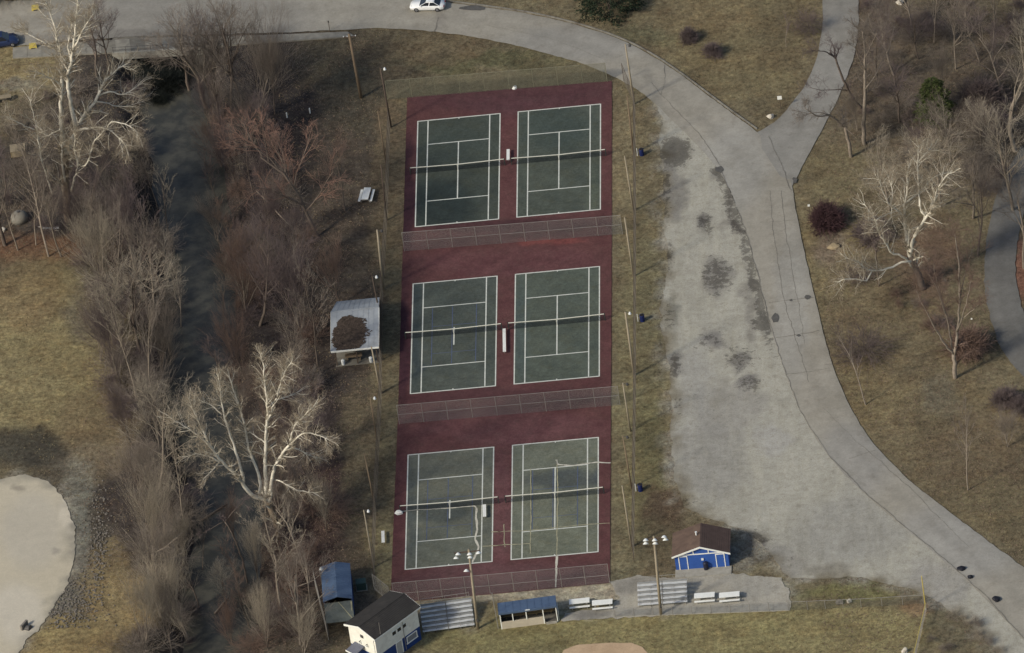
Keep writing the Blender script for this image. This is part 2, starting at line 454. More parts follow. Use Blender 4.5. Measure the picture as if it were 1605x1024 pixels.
def ribbon(name, A, B, z, m, base, blobs, n=14, step=.8, wob=16, z2=None):
    """a carriageway between two edge lines"""
    A = smoothline(A, 2); B = smoothline(B, 2)
    k = int(max(len(resample(A, step)), len(resample(B, step))))
    def rs(P):
        d = np.r_[0, np.cumsum(np.linalg.norm(np.diff(P, axis=0), axis=1))]
        t = np.linspace(0, d[-1], k)
        return np.stack([np.interp(t, d, P[:, j]) for j in range(2)], 1)
    A = rs(A); B = rs(B)
    jag = (fbm(A[:, 0]*.9, A[:, 1]*.9, 31)-.5)*.5
    t = np.linspace(0, 1, n)
    P = A[:, None]*(1-t)[None, :, None]+B[:, None]*t[None, :, None]
    wd = np.linalg.norm(B-A, axis=1)
    P[:, 0] += (A-B)/wd[:, None]*jag[:, None]
    P[:, -1] += (B-A)/wd[:, None]*((fbm(B[:, 0]*.9, B[:, 1]*.9, 33)-.5)*.5)[:, None]
    zz = z+.05*(1-(2*t-1)**2)
    v = np.concatenate([P, np.broadcast_to(zz[None, :, None], (k, n, 1))], 2).reshape(-1, 3)
    idx = np.arange(k*n).reshape(k, n)
    qq = np.stack([idx[:-1, :-1], idx[:-1, 1:], idx[1:, 1:], idx[1:, :-1]], -1).reshape(-1, 4)
    me = npmesh(name, v, qq, m, True)
    bm = bmesh.new(); bm.from_mesh(me)
    if sum(f.normal.z for f in bm.faces) < 0: bmesh.ops.reverse_faces(bm, faces=bm.faces)
    bm.to_mesh(me); bm.free()
    paint(me, base, blobs, 8, wob)
    wear = 1-.05*np.cos(t*4*math.pi*1.0)*np.exp(-((t-.5)/.45)**4)      # paler wheel paths, dirty edges
    wear = wear-.08*np.exp(-(t/.05)**2)
    a = np.zeros(k*n*4, np.float32); me.color_attributes['Col'].data.foreach_get('color', a); a = a.reshape(k, n, 4)
    a[:, :, :3] *= wear[None, :, None]
    along = .93+.14*fbm(np.arange(k)/9.0, np.zeros(k), 44)
    a[:, :, :3] *= along[:, None, None]
    me.color_attributes['Col'].data.foreach_set('color', a.ravel())
    return link(name, me)
gpx = lambda L, z=0.0: [G2(x, y, z) for x, y in L]

ROADM = ground_mat('worn pale asphalt', 0, 1, scales=(.15, .8, 4, 24), amps=(.10, .10, .09, .14), bump=.15, rough=.9, tint=[(.18, (.86, .85, .83), .5, .6, .6), (.7, (.84, .82, .8), .56, .64, .6)])
LOTM = ground_mat('gravel and broken asphalt', 0, 1, scales=(.2, 1.1, 5, 20), amps=(.10, .12, .12, .18), bump=.35, rough=.95,
                  tint=[(.35, (.84, .83, .81), .5, .62, .6), (1.2, (.76, .74, .71), .54, .63, .6), (4.5, (.74, .71, .68), .56, .66, .8), (.8, (1.10, 1.095, 1.07), .48, .64, .8, (1, .12, 1), .12), (.5, (.87, .86, .83), .5, .64, .6, (1, .14, 1), -.5)], ragged=(.42, .41, .41))
outer = [(-160, -12), (0, 3), (60, 0), (130, -4), (260, -8), (400, -16), (540, -12), (640, -4), (700, 4), (760, 12), (830, 22), (900, 38), (960, 57), (1010, 80), (1060, 112), (1110, 150), (1150, 180), (1185, 205), (1222, 245), (1240, 280), (1247, 330), (1262, 400), (1280, 480), (1300, 560), (1325, 625), (1362, 690), (1420, 750), (1480, 797), (1540, 842), (1605, 890), (1750, 1000)]
inner = [(-160, 84), (0, 76), (60, 70), (130, 62), (260, 56), (400, 53), (480, 50), (545, 47), (600, 44), (660, 48), (720, 55), (790, 67), (860, 85), (915, 100), (960, 120), (1000, 140), (1035, 170), (1070, 205), (1105, 240), (1140, 285), (1165, 350), (1185, 420), (1203, 500), (1225, 570), (1255, 650), (1300, 720), (1360, 780), (1420, 830), (1480, 880), (1545, 938), (1605, 1005), (1720, 1120)]
road = ribbon('road', gpx(outer), gpx(inner), .05, ROADM, S(141, 135, 120),
              [(300, 30, 200, 60, S(128, 124, 114), .9), (200, 60, 160, 10, S(112, 107, 98), .7), (900, 70, 120, 30, S(134, 131, 122), .8), (1150, 260, 60, 70, S(142, 139, 129), .8), (1240, 480, 30, 120, S(140, 137, 127), .7),
               (1340, 720, 60, 60, S(134, 131, 123), .7), (1500, 850, 100, 60, S(140, 137, 128), .8), (690, 30, 8, 20, S(104, 98, 90), .4), (1200, 690, 40, 40, S(148, 145, 134), .5)])
tag(road, kind='structure')
spur = ribbon('side_road', gpx([(1286, -60), (1290, 0), (1289, 40), (1284, 80), (1268, 125), (1240, 165), (1212, 195), (1180, 212)]),
              gpx([(1345, -60), (1345, 0), (1346, 50), (1336, 100), (1316, 150), (1291, 200), (1266, 245), (1238, 300)]), .035, ROADM, S(130, 127, 118),
              [(1320, 20, 40, 50, S(124, 120, 110), .8)], n=10)
tag(spur, kind='structure')
trail = ribbon('park_path', gpx([(1600, 230), (1566, 290), (1549, 350), (1541, 420), (1546, 480), (1561, 530), (1585, 575), (1640, 620)]),
               gpx([(1660, 270), (1612, 310), (1597, 360), (1590, 420), (1598, 470), (1612, 515), (1640, 545), (1690, 570)]), .03, ROADM, S(102, 100, 94),
               [(1570, 380, 30, 70, S(94, 92, 88), .6)], n=8)
tag(trail, kind='structure')
lot_right = [(x-4, y+3) for x, y in reversed(inner) if x >= 1000 and x < 1700]
lot_right = [(x+14, y-8) for x, y in lot_right]
lot = poly_sheet('gravel_lot', gpx(lot_left+lot_right), .022, .55, LOTM, S(155, 151, 135),
    [(1060, 240, 26, 26, S(84, 81, 78), .35), (1050, 300, 18, 50, S(112, 108, 101), .7), (1105, 350, 14, 18, S(100, 96, 91), .85), (1123, 432, 24, 30, S(118, 114, 106), .7), (1125, 268, 10, 8, S(66, 63, 60), .35), (1160, 355, 8, 12, S(100, 94, 86), .8),
     (1182, 445, 9, 9, S(72, 70, 68), .35), (1200, 507, 18, 12, S(66, 65, 64), .35), (1110, 535, 20, 14, S(112, 108, 102), .8), (1160, 565, 24, 16, S(108, 104, 97), .8), (1178, 600, 16, 14, S(104, 100, 96), .8), (1058, 570, 12, 20, S(106, 102, 96), .8),
     (1050, 490, 12, 24, S(104, 103, 92), .7), (1140, 640, 60, 50, S(138, 134, 124), .7), (1110, 720, 60, 60, S(134, 131, 122), .7), (1215, 690, 30, 22, S(150, 147, 138), .7), (1180, 850, 34, 24, S(98, 94, 88), .8), (1230, 880, 40, 30, S(132, 128, 118), .7), (1330, 830, 90, 60, S(141, 138, 127), .8), (1470, 920, 60, 40, S(143, 139, 129), .8),
     (1048, 165, 18, 26, S(152, 148, 134), .9), (1085, 620, 30, 80, S(146, 143, 133), .7), (1145, 315, 8, 60, S(118, 112, 102), .6), (1170, 480, 8, 60, S(116, 111, 102), .6), (1300, 895, 40, 10, S(112, 106, 92), .6)], rag=.7, seed=61, freq=.45, wob=24, borders=[(lot_line, lot_poly, None, S(112, 102, 78), 3.2)])
n = len(lot.data.vertices); v = np.zeros(n*3, np.float32); lot.data.vertices.foreach_get('co', v); v = v.reshape(-1, 3).astype(float)
px, py = PX(v); rg_ = np.zeros(n)
for cx, cy, rx, ry, a in [(1058, 238, 26, 26, 1), (1125, 268, 12, 9, 1), (1130, 282, 8, 16, .8), (1160, 355, 10, 16, .7), (1105, 350, 18, 22, .6), (1123, 432, 28, 34, .7), (1182, 446, 12, 12, .9), (1200, 507, 22, 14, 1), (1110, 535, 30, 18, .5), (1160, 562, 34, 22, .55), (1176, 602, 24, 16, .6), (1058, 572, 12, 24, .7), (1044, 300, 10, 60, .6), (1048, 500, 14, 30, .5), (1050, 400, 8, 40, .6), (1172, 400, 8, 40, .5), (1190, 470, 8, 24, .6), (1100, 640, 40, 30, .3), (1180, 850, 36, 24, .6), (1062, 640, 8, 40, .5), (1240, 880, 30, 14, .35), (1150, 320, 10, 50, .5), (1075, 790, 20, 14, .5), (1142, 310, 9, 40, .75), (1152, 340, 9, 30, .8), (1168, 385, 9, 36, .75), (1178, 420, 9, 30, .8), (1192, 480, 10, 34, .85), (1205, 530, 10, 24, .6), (1215, 560, 8, 24, .45)]:
    d = np.hypot((px-cx)/rx, (py-cy)/ry); rg_ = np.maximum(rg_, np.clip(1.5-d, 0, 1)*a)
at = lot.data.attributes.new('Rag', 'FLOAT', 'POINT'); at.data.foreach_set('value', rg_.astype(np.float32))
tag(lot, kind='structure')
pad = poly_sheet('gravel_turnaround', gpx(pad_px), .03, .5,
    ground_mat('pale crushed stone', 0, 1, scales=(.15, .9, 5, 22), amps=(.05, .06, .07, .12), bump=.2), S(176, 165, 138),
    [(50, 830, 50, 60, S(168, 160, 141), .7), (30, 960, 40, 50, S(182, 173, 152), .8), (28, 765, 10, 5, S(120, 112, 98), .6), (85, 862, 6, 5, S(140, 132, 118), .7), (105, 800, 12, 40, S(190, 180, 158), .6)], rag=.35, seed=71, wob=10, borders=[(pad_line, pad_poly, None, S(134, 128, 112), 2.8)])
tag(pad, kind='structure')
plaza = poly_sheet('spectator_concrete', gpx([(955, 912), (1000, 903), (1060, 907), (1146, 900), (1222, 906), (1240, 930), (1238, 957), (1100, 962), (965, 969), (880, 974), (884, 962), (962, 950), (970, 935)]), .018, .5,
    LOTM, S(154, 148, 132), [(1000, 920, 40, 14, S(124, 120, 110), .7), (1100, 955, 160, 6, S(150, 147, 136), .7), (930, 965, 40, 10, S(116, 113, 106), .8), (1180, 920, 40, 20, S(140, 136, 124), .7)], rag=.45, seed=77)
tag(plaza, kind='structure')
clay = poly_sheet('infield_clay', gpx([(872, 1040), (884, 1019), (905, 1011), (950, 1008), (990, 1008), (1006, 1014), (1018, 1026), (1024, 1040)]), .016, .5,
    ROADM, S(176, 146, 108), [], rag=.1, seed=78)
tag(clay, kind='structure')

# water in the creek, the bridge over it
def water():
    m, nt, n, l, bs = new_mat('murky creek water')
    tc = n.new('ShaderNodeTexCoord')
    t = noise_node(n, l, .45, 7, .72, tc.outputs['Object'])
    c = mixc(n, l, 'MIX', rng(n, l, t.outputs[0], .42, .58, 0, 1), (.045, .045, .037), (.086, .082, .064))
    l.new(c, bs.inputs['Base Color']); bs.inputs['Roughness'].default_value = .28
    bs.inputs['Specular IOR Level'].default_value = .3
    w = noise_node(n, l, 2.2, 5, .6, tc.outputs['Object'])
    bp = n.new('ShaderNodeBump'); bp.inputs['Strength'].default_value = .25; bp.inputs['Distance'].default_value = .05
    l.new(w.outputs[0], bp.inputs['Height']); l.new(bp.outputs[0], bs.inputs['Normal'])
    k = resample(creek, 1.2)
    d = np.gradient(k, axis=0); d /= np.linalg.norm(d, axis=1, keepdims=True)
    nn = np.stack([d[:, 1], -d[:, 0]], 1)
    t = np.linspace(-1, 1, 9)
    P = k[:, None]+nn[:, None]*(t*6.2)[None, :, None]
    v = np.concatenate([P, np.full((len(k), 9, 1), -2.55)], 2).reshape(-1, 3)
    idx = np.arange(len(k)*9).reshape(len(k), 9)
    qq = np.stack([idx[:-1, :-1], idx[:-1, 1:], idx[1:, 1:], idx[1:, :-1]], -1).reshape(-1, 4)
    o = link('creek_water', npmesh('creek_water', v, qq, m, True))
    tag(o, kind='structure')
water()
def gz(x, y):
    x = np.array([x]); y = np.array([y])
    return float((-.02-.07*fbm(x/2.2, y/2.2, 21)+creek_profile(x, y))[0])

conc = mat('weathered concrete', S(150, 146, 134), .9, .18, 1.2, 14, dirt=S(110, 106, 96), dirt_amt=.6)
conc_dk = mat('stained concrete', S(112, 108, 98), .9, .25, 1.0, 12, dirt=S(70, 66, 60), dirt_amt=.7)
tar = mat('crack filler', S(112, 107, 97), .8, .3, 4, 20)
patch_white = mat('pale crack patch', S(186, 182, 166), .9, .2, 4, 25, dirt=S(120, 110, 100), dirt_amt=.6)

sw_n = gpx([(20, 76), (130, 66), (260, 60), (400, 57), (545, 51)]); sw_s = gpx([(20, 92), (130, 86), (260, 80), (400, 69), (556, 58)])
b = MB()
N = 24
A_ = resample(smoothline(sw_n, 2), 1)[:, :2]; B_ = resample(smoothline(sw_s, 2), 1)[:, :2]
def rsn(P, k):
    d = np.r_[0, np.cumsum(np.linalg.norm(np.diff(P, axis=0), axis=1))]
    t = np.linspace(0, d[-1], k)
    return np.stack([np.interp(t, d, P[:, j]) for j in range(2)], 1)
A_, B_ = rsn(A_, N), rsn(B_, N)
sw_m = mat('grey sidewalk concrete', S(130, 126, 115), .9, .2, 1.2, 14, dirt=S(96, 92, 84), dirt_amt=.6)
sw = bpy.data.objects.new('sidewalk', None); COL.objects.link(sw); tag(sw, kind='structure')
for i in range(N-1):
    g = .006
    a0 = A_[i]*(1-g)+A_[i+1]*g; a1 = A_[i]*g+A_[i+1]*(1-g); b0 = B_[i]*(1-g)+B_[i+1]*g; b1 = B_[i]*g+B_[i+1]*(1-g)
    zz = .14+rnd.uniform(-.008, .008)
    MB().hexa([(*a0, -.3), (*b0, -.3), (*b1, -.3), (*a1, -.3)], [(*a0, zz), (*b0, zz), (*b1, zz), (*a1, zz)]).build('slab', sw_m if rnd.random() < .75 else conc_dk, sw)
# bridge
br = thing('bridge', 'low concrete road bridge over the dark creek, with railing, top left', 'bridge')
p1, p2 = np.array(G2(176, 84)), np.array(G2(318, 76)); q1, q2 = np.array(G2(176, -14)), np.array(G2(318, -20))
MB().hexa([(*p1, -.75), (*p2, -.75), (*q2, -.75), (*q1, -.75)], [(*p1, -.03), (*p2, -.03), (*q2, -.03), (*q1, -.03)]).build('deck', conc_dk, br)
dr = (p2-p1)/np.linalg.norm(p2-p1); dn = np.array([dr[1], -dr[0]])
MB().hexa([(*(p1), -.85), (*(p1+dn*.3), -.85), (*(p2+dn*.3), -.85), (*p2, -.85)], [(*p1, .24), (*(p1+dn*.3), .24), (*(p2+dn*.3), .24), (*p2, .24)]).build('edge_beam', conc, br)
steel = mat('galvanised steel', S(128, 130, 130), .45, .15, 4, 30, metal=.6)
rail_dk = mat('dull dark steel', S(84, 82, 80), .6, .2, 4, 30, metal=.4)
Lb = np.linalg.norm(p2-p1); mid = dn*.15
pm = MB().tube([(0, 0, .2), (0, 0, 1.1)], .035, 6).mesh('post', rail_dk)
for k in range(8):
    o = link('post', pm, br); o.location = (*(p1+dr*(.2+k*(Lb-.4)/7)+mid), 0)
for z in (.6, 1.08):
    MB().tube([(*(p1+mid+dr*.1), z), (*(p2+mid-dr*.1), z)], .03, 6).build('rail', rail_dk, br)
for pa in ((p1, 1), (p2, -1)):
    c0 = pa[0]+dr*pa[1]*.1
    c1 = c0+dr*pa[1]*1.2
    n0 = np.array(G2(262, 40))
    MB().hexa([(*(c0+dn*.2), -4), (*(c1+dn*.2), -4), (*(c1-dn*12), -4), (*(c0-dn*12), -4)], [(*(c0+dn*.2), -.77), (*(c1+dn*.2), -.77), (*(c1-dn*12), -.77), (*(c0-dn*12), -.77)]).build('abutment', conc_dk, br)
# kerb along the outer edge of the bend
kl = rsn(smoothline(gpx([(680, 0), (760, 10), (830, 20), (900, 36), (960, 55), (1010, 78), (1060, 110), (1110, 148), (1150, 178), (1186, 203)]), 2), 40)
kd = np.gradient(kl, axis=0); kd /= np.linalg.norm(kd, axis=1, keepdims=True); kn = np.stack([-kd[:, 1], kd[:, 0]], 1)
kerbm = mat('old kerb concrete', S(122, 118, 108), .9, .25, 1.2, 10, dirt=S(84, 76, 66), dirt_amt=.8)
kb = bpy.data.objects.new('kerb', None); COL.objects.link(kb); tag(kb, kind='structure')
for i in range(39):
    a0, a1 = kl[i]+kn[i]*.02, kl[i+1]+kn[i+1]*.02; c0, c1 = kl[i]+kn[i]*.2, kl[i+1]+kn[i+1]*.2
    g = .01
    MB().hexa([(*(a0+(a1-a0)*g), -.1), (*(a1-(a1-a0)*g), -.1), (*(c1-(c1-c0)*g), -.1), (*(c0+(c1-c0)*g), -.1)], [(*(a0+(a1-a0)*g), .11), (*(a1-(a1-a0)*g), .11), (*(c1-(c1-c0)*g), .12), (*(c0+(c1-c0)*g), .12)]).build('kerb_stone', kerbm, kb)

def crack(name, pts, w, z, m, parent, wig=.25, seed=1):
    """a narrow wandering strip laid on a pavement"""
    p = resample(np.array(pts, float), .35)
    d = np.gradient(p, axis=0); d /= np.maximum(np.linalg.norm(d, axis=1, keepdims=True), 1e-9)
    n_ = np.stack([-d[:, 1], d[:, 0]], 1)
    p = p+n_*((fbm(p[:, 0]*.8, p[:, 1]*.8, seed)-.5)*2*wig)[:, None]
    ww = w*(.5+1.0*vnoise(p[:, 0]*2.5, p[:, 1]*2.5, seed+3))/2
    zz = z if hasattr(z, '__len__') else [z]*len(p)
    v = [(*(p[i]+n_[i]*ww[i]), zz[i]) for i in range(len(p))]+[(*(p[i]-n_[i]*ww[i]), zz[i]) for i in range(len(p))]
    n = len(p)
    me = pymesh(name, v, [(n+i, n+i+1, i+1, i) for i in range(n-1)], m)
    return link(name, me, parent)
for i, (L, w) in enumerate([([(1128, 262), (1142, 300), (1165, 352), (1186, 424), (1206, 506)], .1), ([(1206, 506), (1228, 575), (1256, 648), (1302, 718)], .07), ([(1302, 718), (1362, 778), (1420, 828), (1482, 878), (1546, 936), (1604, 1002)], .12),
        ([(1206, 300), (1215, 380), (1228, 470), (1250, 540), (1268, 600)], .12), ([(1224, 300), (1234, 380), (1250, 470), (1262, 540)], .08), ([(1205, 475), (1238, 471), (1276, 468)], .14), ([(1216, 530), (1250, 526), (1284, 520)], .16), ([(1232, 588), (1270, 584), (1300, 578)], .1), ([(1192, 350), (1245, 346)], .07),
        ([(688, 28), (684, 42), (680, 50)], .2), ([(1020, 130), (1060, 175), (1100, 215), (1130, 262)], .1), ([(1205, 215), (1222, 250), (1240, 300)], .1), ([(760, 40), (860, 60), (950, 95)], .06), ([(1290, 640), (1340, 690), (1420, 760), (1520, 860)], .07), ([(1040, 92), (1042, 130), (1036, 150)], .08), ([(1330, 720), (1372, 706)], .08)]):
    crack('crack', gpx(L), w*.62, .108, tar, road, .22, 90+i)

st_ = bpy.data.objects.new('concrete_strip', None); COL.objects.link(st_); tag(st_, kind='structure')
s0, s1, s2, s3 = np.array(G2(966, 967)), np.array(G2(1237, 957)), np.array(G2(1236, 944)), np.array(G2(975, 955))
for k in range(11):
    a, c = k/11+.0012, (k+1)/11-.0012
    P4 = [s0+(s1-s0)*a, s0+(s1-s0)*c, s3+(s2-s3)*c, s3+(s2-s3)*a]
    zz = .05+rnd.uniform(-.006, .006)
    MB().hexa([(*p, -.1) for p in P4], [(*p, zz) for p in P4]).build('slab', conc, st_)
ap = MB().prism([G2(*p) for p in ((1019, 146), (1032, 150), (1062, 182), (1044, 190))], -.05, .03).build('concrete_apron', conc)
tag(ap, kind='structure')
# ================================================================== COURTS
CW, CL = 10.97, 23.77
GX = 2.41
ROWS = [0.0, 36.39, 73.15]; SHF = [0, -.095, -.2]
maroon = S(93, 56, 54)
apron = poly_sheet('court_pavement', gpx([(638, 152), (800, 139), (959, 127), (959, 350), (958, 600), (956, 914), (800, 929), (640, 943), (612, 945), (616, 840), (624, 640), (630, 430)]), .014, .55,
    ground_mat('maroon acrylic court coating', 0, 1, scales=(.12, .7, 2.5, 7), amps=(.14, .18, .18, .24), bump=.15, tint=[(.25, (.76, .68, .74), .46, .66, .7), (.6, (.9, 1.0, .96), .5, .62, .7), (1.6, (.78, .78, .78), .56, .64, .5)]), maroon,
    [(800, 140, 180, 40, S(82, 52, 56), .8), (636, 300, 14, 90, S(52, 30, 42), .8), (632, 540, 14, 90, S(58, 32, 42), .8), (800, 410, 150, 22, S(98, 60, 60), .7), (800, 670, 160, 26, S(100, 62, 62), .8), (788, 800, 16, 90, S(104, 66, 66), .8), (800, 910, 160, 30, S(96, 64, 64), .8),  # dark left-edge blobs put the tree shadows into the coating colour
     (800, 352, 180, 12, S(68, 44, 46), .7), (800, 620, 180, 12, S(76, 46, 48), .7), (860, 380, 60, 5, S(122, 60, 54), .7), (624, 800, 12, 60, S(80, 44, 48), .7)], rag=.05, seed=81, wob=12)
tag(apron, kind='structure')
courtM = ground_mat('green acrylic court coating', 0, 1, scales=(.14, .6, 2.5, 7), amps=(.14, .18, .20, .26), bump=.15, rough=.85, tint=[(.22, (.76, .8, .86), .46, .64, .6), (.5, (1.0, .94, .84), .5, .64, .7), (1.5, (.8, .8, .8), .56, .64, .5)])
linem = mat('white court paint', S(196, 197, 186), .8, .12, 2, 20, dirt=S(150, 150, 138), dirt_amt=.5)
bluem = mat('blue court paint', S(76, 86, 108), .8, .2, 2, 20)
tanm = mat('faded tan court paint', S(150, 145, 118), .8, .2, 2, 20)
cc = [S(64, 71, 62), S(73, 80, 69), S(72, 79, 71), S(78, 86, 74), S(95, 97, 83), S(100, 104, 87)]
cb_ = [[(690, 320, 60, 40, S(42, 52, 50), .9), (720, 230, 60, 30, S(64, 74, 66), .5)], [(870, 200, 60, 40, S(60, 72, 66), .7), (930, 300, 12, 40, S(84, 92, 74), .6)], [(650, 520, 12, 90, S(50, 62, 66), .7), (720, 600, 60, 20, S(80, 86, 76), .7)],  # bluish left-edge blobs paint tree shade into the green
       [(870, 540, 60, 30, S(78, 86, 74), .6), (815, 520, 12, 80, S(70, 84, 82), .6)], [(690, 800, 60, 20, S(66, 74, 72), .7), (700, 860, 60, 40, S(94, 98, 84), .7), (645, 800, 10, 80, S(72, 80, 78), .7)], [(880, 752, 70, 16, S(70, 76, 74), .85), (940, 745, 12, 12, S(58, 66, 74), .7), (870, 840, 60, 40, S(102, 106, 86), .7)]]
names = ['upper left tennis court, darkest of the six', 'upper right tennis court nearest the road bend', 'middle left tennis court with thin blue lines', 'middle right tennis court, greenest of the six', 'lower left tennis court with a long pale crack patch', 'lower right tennis court with pale cracks running off its edge']
COURT = []
for k in range(6):
    row, colm = divmod(k, 2)
    x0 = colm*(CW+GX)+SHF[row]; y1 = -ROWS[row]; y0 = y1-CL
    root = bpy.data.objects.new('tennis_court', None); COL.objects.link(root); root.location = (x0, y0, 0)
    tag(root, names[k], None, None, 'structure')
    nx_, ny_ = 16, 34
    gxx, gyy = np.meshgrid(np.linspace(0, CW, nx_), np.linspace(0, CL, ny_))
    v = np.stack([gxx+x0, gyy+y0, np.full_like(gxx, .018)], -1).reshape(-1, 3)
    ii = np.arange(nx_*ny_).reshape(ny_, nx_)
    me = npmesh('playing_surface', v, np.stack([ii[:-1, :-1], ii[:-1, 1:], ii[1:, 1:], ii[1:, :-1]], -1).reshape(-1, 4), courtM)
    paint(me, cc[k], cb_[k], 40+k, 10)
    me.transform(Matrix.Translation((-x0, -y0, 0)))
    link('playing_surface', me, root)
    lw = .075
    def ln(xa, xb, ya, yb, m=linem, z=.023, nm='line'):
        me = pymesh(nm, [(xa, ya, z), (xb, ya, z), (xb, yb, z), (xa, yb, z)], [(0, 1, 2, 3)], m)
        return link(nm, me, root)
    for x in (0, CW): ln(x-lw, x+lw, -lw, CL+lw, nm='doubles_sideline')
    for x in (1.37, CW-1.37): ln(x-lw, x+lw, lw+.001, CL-lw-.001, nm='singles_sideline')
    for y in (0, CL): ln(lw+.001, CW-lw-.001, y-lw*1.2, y+lw*1.2, nm='baseline')
    for y in (5.485, CL-5.485): ln(1.37+lw+.001, CW-1.37-lw-.001, y-lw, y+lw, nm='service_line')
    if k in (2, 4):
        ln(CW/2-lw, CW/2+lw, CL/2-2.2, CL/2+1.6, nm='centre_line', z=.0245)
    else:
        ln(CW/2-lw, CW/2+lw, 5.485+lw+.001, CL-5.485-lw-.001, nm='centre_line')
    for y in (lw*1.2+.001, CL-.25): ln(CW/2-lw, CW/2+lw, y, y+.2, nm='centre_mark')
    if k in (2, 4, 5):
        bl = bluem
        for x in (2.62, CW-2.62): ln(x-.05, x+.05, 5.7, CL-5.7, bl, .0225, 'pickleball_line')
        ln(CW/2-.25-.05, CW/2-.25+.05, 5.7, CL-5.7, bl, .0222, 'pickleball_line')
        for y in (CL/2-2.13-1.6, CL/2+2.13): ln(2.68, CW-2.68, y-.04, y+.04, bl, .0228, 'pickleball_line')
    COURT.append((root, x0, y0))
for i, (L, w) in enumerate([([(873, 721), (874, 728), (895, 730), (920, 727), (940, 725), (957, 726)], .22), ([(873, 722), (874, 780), (873, 860), (872, 872)], .12), ([(873, 870), (872, 890), (871, 921)], .24), ([(780, 834), (830, 832), (880, 826), (920, 822), (956, 820)], .10), ([(780, 855), (800, 854), (832, 852)], .14), ([(790, 822), (790, 834), (791, 858)], .1), ([(832, 735), (832, 800), (831, 868)], .1),
        ([(628, 803), (650, 800), (700, 797), (745, 793), (747, 797)], .18), ([(747, 796), (746, 810), (748, 830), (745, 846), (750, 858), (748, 864), (741, 882)], .22), ([(770, 834), (786, 834)], .12), ([(756, 857), (788, 855)], .14)]):
    crack('crack_patch', gpx(L), w, .03, patch_white if i in (0, 2, 8, 7) else tanm, apron, .12, 130+i)
# nets
netM = mat('black net cord', (.018, .018, .02), .8, .1)
bandM = mat('white net band', S(205, 203, 188), .8, .1)
postM = mat('dark green steel', S(48, 58, 54), .5, .1)
def cords(L, z0, zt, p, r):
    """square mesh: uprights and level cords"""
    xs = np.arange(-L/2, L/2, p); n = len(xs)
    top = lambda x: .914+(1.05-.914)*np.abs(x)/(L/2)
    P0 = [np.stack([xs, 0*xs, 0*xs+z0], 1)]; P1 = [np.stack([xs, 0*xs, top(xs)], 1)]
    for t in np.arange(0, 1, p/.95):
        for s in (-1, 1):
            P0.append(np.array([[0, 0, z0+(.9-z0)*t]])); P1.append(np.array([[s*L/2, 0, z0+(1.04-z0)*t]]))
    P0 = np.vstack(P0); P1 = np.vstack(P1); R = np.full(len(P0), r)
    return prisms(P0, P1, R, R, 3)
NL = 12.4
nv, nf = cords(NL, .04, 1, .05, .005)
net_me = npmesh('net', nv, nf, netM)
bd = MB()
for s in (-1, 1):
    bd.hexa([(0, -.03, .86), (0, .03, .86), (s*NL/2, .03, .99), (s*NL/2, -.03, .99)], [(0, -.03, .95), (0, .03, .95), (s*NL/2, .03, 1.08), (s*NL/2, -.03, 1.08)])
band_me = bd.mesh('head_band', bandM)
strap_me = MB().box(-.04, .04, -.045, .045, .0, .96).mesh('centre_strap', bandM)
np_me = MB().lathe([(.055, 0), (.055, 1.1), (.03, 1.15)], 10).mesh('net_post', postM)
nl_ = ['across the darkest upper left court', 'across the upper right court nearest the road bend', 'across the middle left court with blue lines', 'across the greenest middle right court', 'across the lower left court with the long crack patch', 'across the lower right court with pale cracks']
for k in range(6):
    _, x0, y0 = COURT[k]
    t = thing('tennis_net', 'black tennis net with white band '+nl_[k], 'tennis net', (x0+CW/2, y0+CL/2, .02), 0, 'tennis nets')
    link('net', net_me, t); link('head_band', band_me, t); link('centre_strap', strap_me, t)
    for s in (-1, 1):
        o = link('net_post', np_me, t); o.location = (s*(NL/2+.05), 0, 0)

# ================================================================== FENCES
def fence(name, label, cat, P, h, spacing, m_post, m_mesh, rails=(1.0, .52), pitch=.085, wire=.0028, z0=0.0, cap=None, group=None, rp=.035, rr=.024, screen=None):
    P = [np.array(p, float) for p in P]
    t = thing(name, label, cat, (P[0][0], P[0][1], z0), 0, group)
    o0 = P[0]
    pm = MB().tube([(0, 0, -.05), (0, 0, h)], rp, 8).mesh('post', m_post)
    done = False
    VV = []; FF = []; nb = 0
    for i in range(len(P)-1):
        a, b_ = P[i]-o0, P[i+1]-o0
        L = np.linalg.norm(b_-a); d = (b_-a)/L
        n = max(1, int(round(L/spacing)))
        for k in range(n+1):
            if k == 0 and done: continue
            o = link('post', pm, t); q_ = a+d*L*k/n; o.location = (q_[0], q_[1], 0)
        done = True
        for j, rz in enumerate(rails):
            MB().tube([(*a, h*rz-(.03 if rz == 1 else 0)), (*b_, h*rz-(.03 if rz == 1 else 0))], rr*(1.6 if (cap and j == 0) else 1), 6).build('top_rail' if rz == 1 else 'mid_rail', cap if (cap and j == 0) else m_post, t)
        hh = h-.04
        s = np.arange(-hh, L, pitch)
        for sg in (1, -1):
            u0 = np.clip(s, 0, L); u1 = np.clip(s+hh, 0, L)
            za = u0-s; zb = u1-s
            if sg < 0: za, zb = hh-za, hh-zb
            k = (u1-u0) > .02
            off = np.array([-d[1], d[0]])*.004*sg
            P0 = np.c_[a[None]+d[None]*u0[:, None]+off, za+.02][k]; P1 = np.c_[a[None]+d[None]*u1[:, None]+off, zb+.02][k]
            R = np.full(len(P0), wire)
            v, f = prisms(P0, P1, R, R, 3)
            VV.append(v); FF.append(f+nb); nb += len(v)
    link('chain_link', npmesh('chain_link', np.vstack(VV), np.vstack(FF), m_mesh), t)
    return t
galv = mat('galvanised fence pipe', S(146, 142, 134), .5, .15, 3, 20, metal=.3, dirt=S(110, 92, 76), dirt_amt=.5)
wirem = mat('galvanised wire', S(150, 146, 138), .5, .1, 3, 20, metal=.3)
